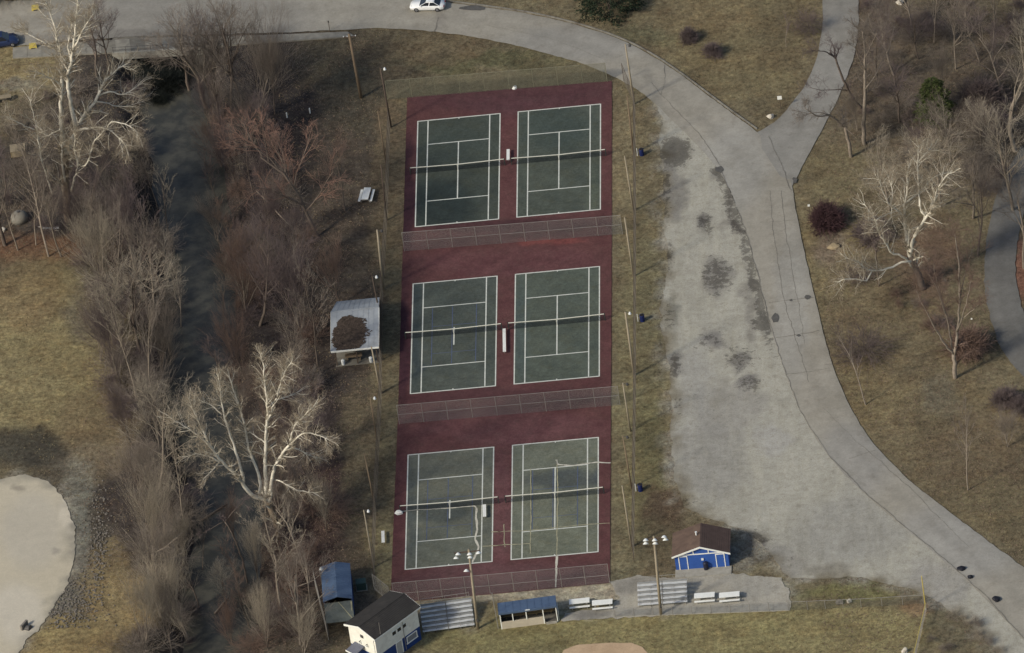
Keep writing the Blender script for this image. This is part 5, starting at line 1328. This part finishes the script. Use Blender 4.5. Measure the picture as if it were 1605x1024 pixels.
# shrubs filling the banks, a patch of scrub each side
def in_poly(n, poly, seed, mind=9):
    r2 = random.Random(seed); xs = [p[0] for p in poly]; ys = [p[1] for p in poly]; got = []
    for _ in range(n*60):
        a, b_ = r2.uniform(min(xs), max(xs)), r2.uniform(min(ys), max(ys))
        if inside(np.array([a]), np.array([b_]), poly)[0] and all((a-c)**2+(b_-d)**2 > mind**2 for c, d in got): got.append((a, b_))
        if len(got) >= n: break
    return got
for poly, n, lab, grp, cols, hr in [
    ([(130, 320), (240, 340), (262, 480), (250, 640), (300, 720), (318, 850), (300, 1024), (215, 1024), (225, 850), (200, 680), (150, 560), (130, 420)], 62, 'low bare shrub under the trees of the creek left bank', 'shrubs on the left bank', (twig_p, twig_g, twig_g), (18, 46)),
    ([(340, 150), (420, 180), (470, 330), (500, 480), (500, 640), (520, 800), (490, 900), (520, 1024), (380, 1024), (390, 900), (400, 800), (440, 720), (360, 600), (350, 450), (340, 300)], 84, 'low bare shrub under the trees of the creek right bank', 'shrubs on the right bank', (twig_p, twig_g, twig_r), (18, 48)),
    ([(0, 160), (210, 130), (235, 250), (200, 330), (120, 390), (0, 390)], 34, 'low bare shrub around the foot of the upper left sycamore', 'shrubs round the upper left sycamore', (twig_p, twig_g, twig_g), (16, 40)),
    ([(1350, 10), (1605, 0), (1605, 300), (1540, 330), (1480, 240), (1400, 230), (1345, 190), (1352, 100)], 52, 'low bare shrub in the open woods at upper right', 'shrubs in the upper right woods', (twig_p, twig_g, twig_g), (14, 36)),
    ([(1385, 430), (1440, 420), (1540, 470), (1530, 560), (1440, 540), (1390, 480)], 12, 'low scrubby shrub below the right hand sycamore', 'shrubs below the right sycamore', (twig_r, twig_g, twig_p), (8, 20)),
    ([(1462, 945), (1500, 950), (1560, 1010), (1570, 1024), (1445, 1024)], 10, 'low weedy shrub between the yellow capped fence and the road', 'weeds beyond the outfield fence', (twig_y, twig_g), (8, 18))]:
    for i, (px, py) in enumerate(in_poly(n, poly, n)):
        tree(px, py, rnd.uniform(*hr), 'bush', i % 3, bark_b, cols[i % len(cols)], lab, grp, 'bare_shrub', 'shrub', rnd.uniform(1.0, 1.7))
k_ = resample(creek, 2.6)
kd_ = np.gradient(k_, axis=0); kd_ /= np.linalg.norm(kd_, axis=1, keepdims=True)
for i, (p, d) in enumerate(zip(k_, kd_)):
    for sg, sd_n in ((1, 'left'), (-1, 'right')):
        off = 3.6+rnd.uniform(-.8, 1.6)
        q_ = p+np.array([-d[1], d[0]])*off*sg
        side = 'right' if q_[0] > p[0] else 'left'
        qx, qy = PX(np.array([[q_[0], q_[1], -1.5]]))
        if not (-20 < qy[0] < 1050) or qy[0] < 110: continue
        tree(0, 0, rnd.uniform(26, 82), 'bush', i % 3, bark_b, (twig_p, twig_g, twig_g)[i % 3], 'bare shrub leaning over the water from the %s edge of the creek' % side, 'shrubs along the %s water edge' % side, 'bare_shrub', 'shrub', rnd.uniform(.9, 1.5), at=(float(q_[0]), float(q_[1])))
RT = [
 (1498, 108, 150, 'slender', 1, bark_g, twig_g, 'straight tall tree near the top right corner'),
 (1510, 60, 90, 'spread', 2, bark_g, twig_g, 'bare tree at the top edge right of the bare bed'),
 (1357, 634, 125, 'slender', 2, bark_g, twig_p, 'thin bare tree close to the road on the right verge'),
 (1517, 768, 130, 'slender', 0, bark_g, twig_g, 'thin bare tree alone near the lower right road edge'),
 (1592, 236, 225, 'spread', 0, bark_g, twig_y, 'dense pale crowned tree at the right edge, upper of two'),
 (1588, 330, 180, 'spread', 2, bark_g, twig_y, 'dense pale crowned tree at the right edge, lower of two'),
 (1440, 92, 90, 'spread', 1, bark_b, twig_p, 'small purplish bare tree right of the side road top'),
 (1602, 112, 115, 'spread', 0, bark_g, twig_g, 'bare tree at the top right corner edge'),
 (1232, 74, 55, 'slender', 1, bark_g, twig_p, 'tiny thin tree left of the side road'),
 (1474, 322, 165, 'spread', 0, bark_g, twig_y, 'tan twiggy tree right behind the right hand sycamore'),
 (1394, 330, 125, 'spread', 2, bark_g, twig_y, 'tan twiggy tree left behind the right hand sycamore'),
 (1532, 400, 150, 'spread', 1, bark_b, twig_g, 'bare tree leaning over the right hand path'),
 (1410, 190, 120, 'spread', 0, bark_b, twig_p, 'purplish bare tree left of the green conifer'),
 (1380, 140, 110, 'spread', 1, bark_b, twig_p, 'bare tree right of the straight trunk by the side road'),
 (1540, 250, 110, 'broom', 0, bark_b, twig_g, 'many stemmed bare tree below the green conifer')]
for a in RT: tree(*a)
for px, py, h, st, v, lab in [(1402, 118, 120, 'spread', 2, 'grey bare tree right of the straight pale trunk'), (1428, 44, 95, 'spread', 0, 'grey bare tree below the pale stone at the top'), (1464, 66, 110, 'slender', 1, 'slim grey tree left of the straight tall tree'), (1536, 96, 115, 'spread', 1, 'grey bare tree right of the straight tall tree'),
      (1560, 44, 90, 'spread', 2, 'grey bare tree at the top edge near the right corner'), (1572, 150, 130, 'spread', 0, 'grey bare tree above the two dense pale crowns'), (1490, 252, 110, 'spread', 1, 'grey bare tree just below the green conifer'), (1524, 340, 120, 'spread', 2, 'grey bare tree left of the bend in the right path'), (1446, 262, 105, 'spread', 0, 'grey bare tree above the sycamore crown'), (1344, 205, 70, 'broom', 1, 'low brushy tree behind the leaning tree'),
      (1388, 70, 80, 'broom', 0, 'brushy tree beside the upper end of the side road'), (1480, 150, 90, 'broom', 2, 'brushy tree behind the green conifer'), (1604, 420, 150, 'spread', 1, 'bare tree at the right edge beside the path'), (1580, 700, 60, 'broom', 1, 'small brushy tree below the dark pair of bushes')]:
    tree(px, py, h, st, v, bark_g, twig_g if v else twig_p, lab, None, 'bare_tree', 'tree', 1.15)
tree(1297, 354, 38, 'ball', 2, bark_b, mat('plum twigs', S(78, 57, 58), .9, .2, 1, 6), 'dense rounded plum coloured bush beside the thin white tipped post', None, 'round_bush', 'bush', 1.35)
tree(1290, 348, 34, 'ball', 1, bark_b, MATS['plum twigs'], 'smaller plum bush leaning into the round plum coloured bush', None, 'round_bush', 'bush', 1.3)
for px, py, h, lab, mc, wd in [(1080, 62, 22, 'round twiggy shrub on the verge, upper of two above the bend', twig_p, 1.25), (1115, 87, 22, 'round twiggy shrub on the verge, lower of two above the bend', twig_p, 1.25),
      (1268, 46, 40, 'spiky bare shrub at the left edge of the side road', twig_p, 1.2), (1336, 436, 34, 'brown brush under the low limb of the right sycamore', twig_p, 1.9), (1376, 372, 30, 'dark brush beside the sandy bed', twig_p, 1.8), (1356, 555, 44, 'purplish brush near the road on the right verge', twig_p, 1.5),
      (1524, 548, 36, 'dark reddish bush left of the right hand path', twig_r, 1.8), (1574, 634, 26, 'left bush of a dark pair at the right edge', twig_p, 1.4), (1600, 648, 28, 'right bush of a dark pair at the right edge', twig_p, 1.4), (1546, 168, 46, 'dark bush right of the green conifer', twig_p, 1.7), (1552, 300, 24, 'low brush at the bend of the right hand path', twig_p, 1.6), (1560, 205, 30, 'low purple brush below the dark bush by the conifer', twig_p, 1.8),
      (1420, 250, 26, 'low brush under the tan twiggy trees', twig_g, 1.8), (1500, 200, 30, 'brush beneath the green conifer', twig_g, 1.8)]:
    tree(px, py, h, 'ball' if px < 1120 or 'dark' in lab else 'bush', len(lab) % 3, bark_b, mc, lab, None, 'bare_shrub', 'shrub', wd)

shade_leaf = mat('near black shade leaves', S(30, 34, 30), .8, .3, 1.5, 6)  # near black shrubs added to stand in for the shade under the bridge
for px, py, h, lab in [(246, 112, 30, 'made-up dark shrub for the shade nearest the bridge edge, left one'), (268, 108, 34, 'made-up dark shrub for the shade nearest the bridge edge, middle one'), (288, 112, 30, 'made-up dark shrub for the shade nearest the bridge edge, right one'), (240, 140, 36, 'made-up dark shrub for the shade under the bridge, lower left one'), (262, 142, 36, 'made-up dark shrub for the shade under the bridge, lower middle one'), (284, 136, 28, 'made-up dark shrub for the shade under the bridge, lower right one'), (232, 160, 24, 'made-up dark shrub for the shade at the water below the bridge, lowest left'), (256, 164, 24, 'made-up dark shrub for the shade at the water below the bridge, lowest right')]:
    tree(px, py, h, 'ball', px % 3, bark_b, shade_leaf, lab, 'added shrubs for the shade below the bridge', 'shade_shrub', 'shrub', 1.5)
# traced sycamores and leaners: limbs from the photograph, spread in depth, then twigs grown on them
SP = dict(seg=[3, 3, 2, 2], wob=.2, trop=.05, taper=.5, rmin=.0088, kids=[7, 5, 4, 4], ang=(25, 62), len=(.45, .75), rk=.6, **{'from': [.2, .15, .1, .1]})
def traced(base, limbs, label, mt, mc, seed, name='sycamore_tree', cat='tree', twig=1.0, lowm=None, low=0.0, P=SP, dens=1.0, lev=2):
    rg = np.random.RandomState(seed)
    bx, by = G2(*base); z0 = gz(bx, by)
    if z0 < -.5: bx, by = G2(*base, z0); z0 = gz(bx, by)
    t = thing(name, label, cat, (bx, by, z0))
    org = np.array([bx, by, z0])
    big = []; tw = [[] for _ in range(4)]
    ends = {}
    for li, (pts, r0, r1, d0, d1) in enumerate(limbs):
        n = len(pts)
        P3 = []
        for i, (x, y) in enumerate(pts):
            dep = d0+(d1-d0)*i/max(1, n-1)
            P3.append(V(x, y, by+dep)-org)
        P3 = np.array(P3)
        if li == 0: P3[0] = (0, 0, -.3)
        Q = resample(smoothline(P3, 1), .7)
        Q[1:-1] += rg.normal(0, .04, Q[1:-1].shape)
        R = np.linspace(r0, r1, len(Q))
        o = MB().tube(Q, R, 7)
        big.append((o, li, Q))
        n = int(len(Q)*1.15*dens)
        if li == 0 and len(limbs) > 2: n = int(n*.25)
        for j in range(n):
            k = min(len(Q)-2, int(len(Q)*(.25+.75*rg.uniform(0, 1)**.8)))
            d = unit(Q[k+1]-Q[k]); a = math.radians(rg.uniform(25, 65)); s = unit(np.cross(d, rg.normal(0, 1, 3)))
            nd = unit(d*math.cos(a)+s*math.sin(a)+UP*.15)
            grow(tw, Q[k], nd, twig*rg.uniform(1.4, 3.4), max(R[k]*.36, .022), 0, lev, rg, P)
        d = unit(Q[-1]-Q[-2])
        for j in range(3): grow(tw, Q[-1], unit(d+rg.normal(0, .35, 3)), twig*rg.uniform(1.5, 2.8), r1*.8, 0, lev, rg, P)
    for o, li, Q in big:
        if li == 0: o.build('trunk', lowm or mt, t, True)
        else: o.build('limb', mt, t, True)
    if name != 'sycamore_tree': tw = [[]]+tw
    segs = tw[0]
    if segs:
     v, f = prisms([s[0] for s in segs], [s[1] for s in segs], np.array([s[2] for s in segs]), np.array([s[3] for s in segs]), 5)
     tag(link('branches', npmesh('branches', v, f, mt, True), t), kind='stuff')
    segs = [s for l in tw[1:] for s in l]
    v, f = prisms([s[0] for s in segs], [s[1] for s in segs], np.array([s[2] for s in segs]), np.array([s[3] for s in segs]), 3)
    link('crown', npmesh('crown', v, f, mc), t)
    return t
# upper left giant
traced((107, 345), [
    ([(107, 345), (106, 318), (103, 296), (101, 270), (104, 240)], .62, .48, 0, 0),
    ([(104, 242), (112, 222), (119, 200), (128, 186), (145, 165), (155, 150), (162, 128), (178, 112), (200, 100)], .34, .08, 0, 3),
    ([(119, 200), (113, 175), (108, 150), (104, 120), (112, 98), (114, 80), (117, 50), (120, 20), (122, 2)], .30, .07, 0, -2.5),
    ([(104, 240), (97, 210), (95, 170), (97, 140), (98, 110), (96, 82), (88, 68), (87, 45), (80, 25), (75, 10)], .32, .07, 0, 2),
    ([(114, 82), (120, 70), (126, 55), (134, 40), (146, 22)], .13, .05, -1.5, -3), ([(112, 98), (108, 88), (106, 70), (112, 40)], .13, .05, -1.5, 1),
    ([(96, 82), (84, 78), (68, 66), (52, 58), (38, 50)], .12, .04, 1.5, 3.5), ([(97, 140), (90, 128), (74, 120), (58, 114)], .12, .05, 1, -2),
    ([(120, 205), (130, 202), (150, 200), (168, 200), (180, 210), (192, 220), (200, 236)], .17, .05, 0, -4),
    ([(168, 200), (176, 190), (190, 192), (205, 198), (214, 208)], .10, .04, -3, -5), ([(155, 150), (172, 142), (190, 150), (200, 146), (215, 135)], .12, .04, 2, 4),
    ([(104, 290), (98, 265), (97, 240), (96, 215), (93, 190)], .16, .06, -.3, -2), ([(112, 300), (118, 275), (123, 258), (116, 235), (118, 215)], .17, .07, -.4, -3), ([(123, 258), (134, 262), (142, 245), (146, 222), (160, 208)], .12, .04, -1, -4),
    ([(82, 305), (75, 280), (66, 255), (62, 232), (58, 205), (52, 178), (48, 160)], .13, .05, -1.5, -4), ([(58, 205), (44, 200), (28, 192), (10, 182)], .09, .04, -3, -5), ([(102, 296), (95, 285), (85, 280), (76, 270)], .1, .04, 0, -2),
    ([(150, 160), (165, 160), (185, 168), (205, 165), (222, 160)], .1, .03, 2, 5), ([(107, 200), (84, 208), (72, 215), (66, 205)], .1, .04, 0, 2)],
    'towering white limbed sycamore standing left of the creek at the upper left', bark_w, twig_t, 41, lowm=bark_wb, dens=1.6, twig=.85)
# lower centre sycamore over the creek
traced((438, 842), [
    ([(438, 842), (432, 815), (426, 800), (421, 786)], .5, .42, 0, 0),
    ([(421, 786), (412, 782), (400, 780), (388, 770), (378, 755), (368, 742), (352, 728), (340, 715), (325, 695), (308, 680), (288, 668), (268, 655)], .30, .05, 0, -4),
    ([(352, 728), (338, 712), (326, 690), (314, 668), (306, 650), (298, 632)], .15, .05, -2, 1),
    ([(382, 756), (378, 735), (372, 715), (364, 690), (354, 662), (348, 640), (346, 610), (342, 592)], .2, .05, -.5, 2.5),
    ([(406, 774), (410, 760), (404, 740), (394, 715), (388, 695), (384, 670), (376, 640), (366, 610), (360, 592)], .22, .05, 0, 4),
    ([(418, 780), (416, 750), (416, 720), (416, 695), (419, 660), (419, 630), (415, 600), (414, 575), (408, 555)], .28, .06, 0, 1),
    ([(419, 660), (428, 640), (434, 620), (440, 600), (448, 580), (458, 565)], .14, .05, .5, -3),
    ([(421, 778), (426, 755), (428, 735), (440, 715), (454, 697), (458, 680), (462, 665), (474, 655), (492, 636)], .26, .06, 0, -3),
    ([(454, 697), (470, 682), (482, 678), (500, 682), (516, 690)], .13, .04, -1.5, -5), ([(458, 702), (470, 705), (485, 714), (500, 718)], .09, .03, -1, 2),
    ([(428, 752), (440, 753), (452, 762), (468, 770), (490, 772)], .1, .04, 0, -3), ([(416, 695), (408, 688), (398, 680), (386, 678)], .1, .04, .3, 3),
    ([(348, 650), (338, 640), (326, 632), (314, 628)], .08, .03, 1.5, 3), ([(345, 726), (330, 716), (310, 712), (292, 716)], .09, .03, -2.5, -5), ([(419, 640), (430, 628), (446, 624), (464, 616)], .1, .04, .5, 3), ([(346, 722), (334, 736), (322, 748)], .09, .03, -2, -4)],
    'wide fan shaped white sycamore leaning over the middle of the creek', bark_w, twig_t, 42, lowm=bark_wb, dens=1.7, twig=.72)
# right hand sycamore with the long low limb
traced((1447, 452), [
    ([(1447, 452), (1440, 430), (1432, 412), (1426, 402)], .46, .4, 0, 0),
    ([(1426, 402), (1422, 380), (1419, 358), (1417, 338), (1418, 318), (1422, 300), (1422, 280), (1423, 268)], .3, .07, 0, 2),
    ([(1427, 400), (1428, 386), (1434, 370), (1444, 352), (1452, 340), (1462, 328), (1465, 312), (1470, 296), (1478, 280), (1488, 272)], .26, .07, 0, -3),
    ([(1450, 338), (1443, 328), (1440, 312), (1441, 300), (1439, 280), (1438, 255), (1440, 232)], .16, .05, -1, 2),
    ([(1420, 318), (1430, 310), (1440, 304), (1452, 290), (1462, 278), (1484, 270)], .13, .04, .6, 4), ([(1417, 340), (1408, 330), (1398, 325), (1390, 315), (1382, 298), (1378, 282)], .13, .04, 0, -3),
    ([(1398, 325), (1397, 338), (1399, 346)], .06, .03, -1, -1), ([(1396, 322), (1400, 300), (1394, 284)], .07, .03, -1, 1),
    ([(1430, 420), (1420, 404), (1412, 400), (1396, 398), (1392, 386), (1384, 376), (1376, 360), (1372, 345), (1364, 332), (1356, 322)], .17, .05, 0, -3.5),
    ([(1428, 410), (1412, 410), (1400, 420), (1384, 424), (1366, 426), (1352, 416), (1340, 408), (1328, 405)], .16, .05, -1, -5),
    ([(1366, 426), (1360, 436), (1358, 443), (1346, 438), (1332, 436), (1318, 440)], .1, .04, -3.4, -5.5), ([(1372, 346), (1384, 338), (1396, 334), (1410, 330)], .07, .03, -2, 1), ([(1425, 395), (1424, 375), (1426, 360)], .1, .04, 0, -1), ([(1438, 255), (1450, 240), (1462, 232)], .07, .03, 1.5, 3)],
    'white limbed sycamore on the right with a long limb drooping toward the road', bark_w, twig_t, 43, lowm=bark_b, dens=1.6, twig=.85)
traced((1497, 592), [([(1497, 592), (1496, 570), (1495, 555)], .3, .26, 0, 0), ([(1495, 556), (1480, 540), (1466, 516), (1458, 498), (1446, 478), (1436, 456)], .15, .04, 0, -2.5), ([(1495, 556), (1490, 530), (1484, 500), (1476, 470), (1468, 440), (1464, 415)], .14, .04, 0, 2),
    ([(1496, 556), (1499, 530), (1502, 505), (1504, 470), (1504, 430), (1502, 400), (1496, 365)], .2, .05, 0, 1), ([(1500, 520), (1508, 500), (1516, 470), (1522, 440)], .11, .04, 0, -2), ([(1504, 470), (1510, 440), (1518, 410), (1524, 390)], .09, .03, .4, 3), ([(1486, 505), (1478, 480), (1470, 455), (1456, 430)], .08, .03, 1, -1), ([(1508, 500), (1522, 488), (1534, 478)], .06, .03, -.5, -2)],
    'vase shaped bare tree left of the right hand path', bark_g, twig_r, 51, 'bare_tree', dens=.8, twig=.9)
traced((1355, 226), [([(1355, 226), (1353, 205), (1355, 170), (1356, 140), (1355, 110), (1356, 80), (1352, 50)], .3, .1, 0, .5), ([(1356, 140), (1372, 120), (1384, 96)], .09, .03, 0, 2), ([(1356, 110), (1346, 92), (1338, 70)], .09, .03, 0, -1.5), ([(1356, 90), (1366, 70), (1374, 52)], .08, .03, .3, -2)],
    'straight pale trunked tree right of the side road', bark_g, twig_g, 44, 'bare_tree', dens=.9)
traced((1334, 246), [([(1334, 246), (1331, 225), (1326, 205), (1324, 198)], .26, .2, 0, 0), ([(1324, 199), (1312, 190), (1300, 180), (1290, 184), (1276, 180), (1262, 170)], .16, .05, 0, -3), ([(1324, 198), (1326, 190), (1322, 184)], .1, .05, 0, 0), ([(1300, 180), (1284, 176), (1268, 178)], .08, .03, -1.5, -3)],
    'short leaning tree with a limb stretched left over the side road', bark_g, twig_g, 45, 'bare_tree', dens=.7, twig=.8)
traced((1352, 170), [([(1352, 170), (1340, 158), (1330, 145), (1322, 125), (1314, 105), (1310, 92)], .2, .13, 0, 0), ([(1310, 92), (1300, 84), (1290, 80), (1278, 79)], .12, .04, 0, -2), ([(1310, 92), (1308, 82), (1306, 72)], .07, .03, 0, 1), ([(1330, 142), (1310, 140), (1290, 142), (1272, 138)], .08, .03, 0, -2)],
    'dark crooked tree arching left over the side road', bark_b, twig_p, 46, 'bare_tree', dens=.7, twig=.8)
traced((1378, 448), [([(1378, 448), (1375, 420), (1372, 390)], .12, .09, 0, 0), ([(1372, 392), (1366, 376), (1360, 366)], .06, .03, 0, 1), ([(1372, 394), (1380, 380), (1388, 372)], .06, .03, 0, -1)],
    'short dark broken trunk below the sycamore low limb', bark_b, twig_p, 47, 'bare_tree', dens=.6, twig=.6)
traced((388, 920), [([(388, 920), (384, 890), (374, 860), (364, 836), (356, 822), (352, 818)], .14, .08, 0, 0), ([(352, 818), (332, 828), (318, 836)], .07, .04, 0, -2), ([(352, 818), (368, 800), (380, 788)], .07, .04, 0, 2)],
    'thin dark fallen tree lying over the creek water', bark_b, twig_p, 48, 'fallen_tree', dens=.2, twig=.5)

# evergreens
def conifer(px, py, hpx, rpx, label, mt, seed, n=5200):
    rg = np.random.RandomState(seed)
    x, y = G2(px, py); H = hpx/9.55; R = rpx/12.0
    t = thing('evergreen_tree', label, 'tree', (x, y, gz(x, y)))
    MB().tube([(0, 0, -.2), (0, 0, H*.95)], [R*.09+.05, .03], 8).build('trunk', bark_b, t)
    hz = rg.uniform(0.02, 1, n)**1.25
    ang = rg.uniform(0, 6.28, n)
    rad = R*np.sqrt(np.clip(1-hz**1.7, 0, 1))*(.55+.5*np.sqrt(rg.uniform(0, 1, n)))*(1+.22*np.sin(ang*5+hz*21)+.12*np.sin(ang*11-hz*30))
    c = np.stack([rad*np.cos(ang), rad*np.sin(ang), hz*H-.12*rad], 1)
    out = np.stack([np.cos(ang), np.sin(ang), rg.uniform(-.5, .3, n)], 1)+rg.normal(0, .3, (n, 3))
    out /= np.linalg.norm(out, axis=1, keepdims=True)
    sd_ = np.cross(out, rg.normal(0, 1, (n, 3))); sd_ /= np.linalg.norm(sd_, axis=1, keepdims=True)
    s = rg.uniform(.14, .34, n)[:, None]
    v = np.stack([c-sd_*s*.35, c+out*s*.4-sd_*s*.25, c+out*s*1.3, c+sd_*s*.35], 1).reshape(-1, 3)
    link('crown', npmesh('crown', v, np.arange(4*n).reshape(-1, 4), mt), t)
conifer(956, 12, 95, 44, 'dark evergreen cut off by the top edge above the road bend', mat('dark evergreen needles', S(38, 48, 32), .9, .4, 1.5, 6), 3, 9000)
conifer(1468, 186, 62, 27, 'small bright green conifer among the bare trees at upper right', mat('green needles', S(76, 84, 46), .9, .4, 1.5, 6), 4, 4200)
# logs lying in the thicket and water
for i, (p, q_, r, m, lab) in enumerate([((312, 792), (352, 766), .13, bark_wb, 'brown log lying across the creek left of the lower sycamore'), ((332, 938), (354, 912), .12, bark_g, 'pale log in the creek near the bottom edge'), ((228, 536), (256, 530), .1, bark_w, 'short pale log on the left bank of the creek'), ((402, 300), (452, 352), .1, bark_g, 'long thin pole like log in the right bank thicket'), ((60, 356), (92, 362), .1, bark_w, 'white log under the trees by the domed tank')]):
    a, c = np.array(G2(*p)), np.array(G2(*q_))
    za, zc = max(gz(*a), -2.5), max(gz(*c), -2.5)
    o = MB().tube([(0, 0, za+r*.7), (*((c-a)*.35+np.array([.1, .06])), (za*2+zc)/3+r*.9), (*((c-a)*.7), (za+zc*2)/3+r*.8), (*(c-a), zc+r*.5)], [r, r*.9, r*.75, r*.5], 8).build('fallen_log', m, None, True)
    o.location = (a[0], a[1], 0)
    tag(o, lab, 'log')
# tarmac repairs
for cx, cy, rx, ry in ((1266, 467, 5, 4), (1240, 472, 3, 2), (1252, 527, 4, 2), (1216, 500, 6, 8), (1128, 266, 7, 6), (742, 14, 26, 4), (1246, 284, 4, 6)):
    pl = [G2(cx+rx*math.cos(k*math.pi/7)*rnd.uniform(.6, 1.2), cy+ry*math.sin(k*math.pi/7)*rnd.uniform(.6, 1.2)) for k in range(14)]
    link('asphalt_patch', pymesh('asphalt_patch', [(*p, .112) for p in pl], [tuple(range(14))[::-1]], mat('dark tarmac', S(84, 82, 78), .9, .25, 2, 12)), road)
# dead leaves in the woods, tufts in the turf: uncountable
def scatter(n, seed, ok):
    r2 = np.random.RandomState(seed)
    a = r2.uniform(-62, 82, n); b_ = r2.uniform(-126, 38, n)
    px, py = PX(np.stack([a, b_, 0*a], 1))
    k = (px > -10) & (px < 1615) & (py > -10) & (py < 1034) & ok(a, b_, px, py)
    a, b_ = a[k], b_[k]
    z = -.02-.07*fbm(a/2.2, b_/2.2, 21)+creek_profile(a, b_)
    return a[z > -2.3], b_[z > -2.3], z[z > -2.3], r2
road_poly = np.array(gpx(outer)+gpx(inner)[::-1])
hard = [road_poly, lot_poly, pad_poly, np.array(gpx([(600, 158), (640, 150), (962, 122), (960, 920), (612, 950)])), np.array(gpx([(860, 905), (1240, 895), (1240, 970), (640, 1000), (640, 940)])),
        np.array(gpx([(1286, -60), (1290, 0), (1289, 40), (1284, 80), (1268, 125), (1240, 165), (1212, 195), (1180, 212), (1238, 300), (1266, 245), (1291, 200), (1316, 150), (1336, 100), (1346, 50), (1345, -60)])),
        np.array(gpx([(1600, 230), (1549, 350), (1541, 420), (1546, 480), (1561, 530), (1585, 575), (1700, 640), (1700, 300)])), np.array(gpx([(10, 70), (560, 46), (560, 62), (10, 96)])), np.array(gpx([(870, 1040), (890, 1010), (1000, 1004), (1024, 1040)]))]
def soft_ground(a, b_, px, py):
    k = np.ones(len(a), bool)
    for h_ in hard: k &= ~inside(a, b_, h_)
    return k
woodsy = lambda a, b_, px, py: soft_ground(a, b_, px, py) & ((((px > 130) & (px < 600)) | ((px < 140) & (py < 410)) | (px > 1290)) & (fbm(a/4, b_/4, 77) > .42))
a, b_, z, r2 = scatter(150000, 5, woodsy)
N = len(a); an = r2.uniform(0, 6.28, N); sz = r2.uniform(.05, .13, N)
c0 = np.stack([a, b_, z+.03], 1); ux = np.stack([np.cos(an), np.sin(an), r2.uniform(-.5, .5, N)], 1)*sz[:, None]; uy = np.stack([-np.sin(an), np.cos(an), r2.uniform(-.5, .5, N)], 1)*sz[:, None]*.7
o = link('leaf_litter', npmesh('leaf_litter', np.stack([c0-ux, c0-uy, c0+ux, c0+uy], 1).reshape(-1, 3), np.arange(4*N).reshape(-1, 4), mat('dead leaf litter', S(112, 96, 80), .95, .6, 1.3, 7)))
tag(o, 'brown dead leaves strewn over the woodland floor', 'leaves', None, 'stuff')
turfy = lambda a, b_, px, py: soft_ground(a, b_, px, py) & (vnoise(a/1.1, b_/1.1, 91) > .42)
a, b_, z, r2 = scatter(170000, 6, turfy)
N = len(a); an = r2.uniform(0, 6.28, N); hh = r2.uniform(.06, .17, N); wd = r2.uniform(.05, .12, N)
d = np.stack([np.cos(an), np.sin(an), 0*an], 1)*wd[:, None]; base = np.stack([a, b_, z-.02], 1)
tip = base+np.stack([r2.normal(0, .07, N), r2.normal(0, .07, N), hh], 1)
o = link('grass_tufts', npmesh('grass_tufts', np.stack([base-d, base+d, tip], 1).reshape(-1, 3), np.arange(3*N).reshape(-1, 3), mat('dry grass tufts', S(112, 102, 79), .95, .4, .5, 5)))
tag(o, 'tufts of dry winter grass over the verges and fields', 'grass', None, 'stuff')
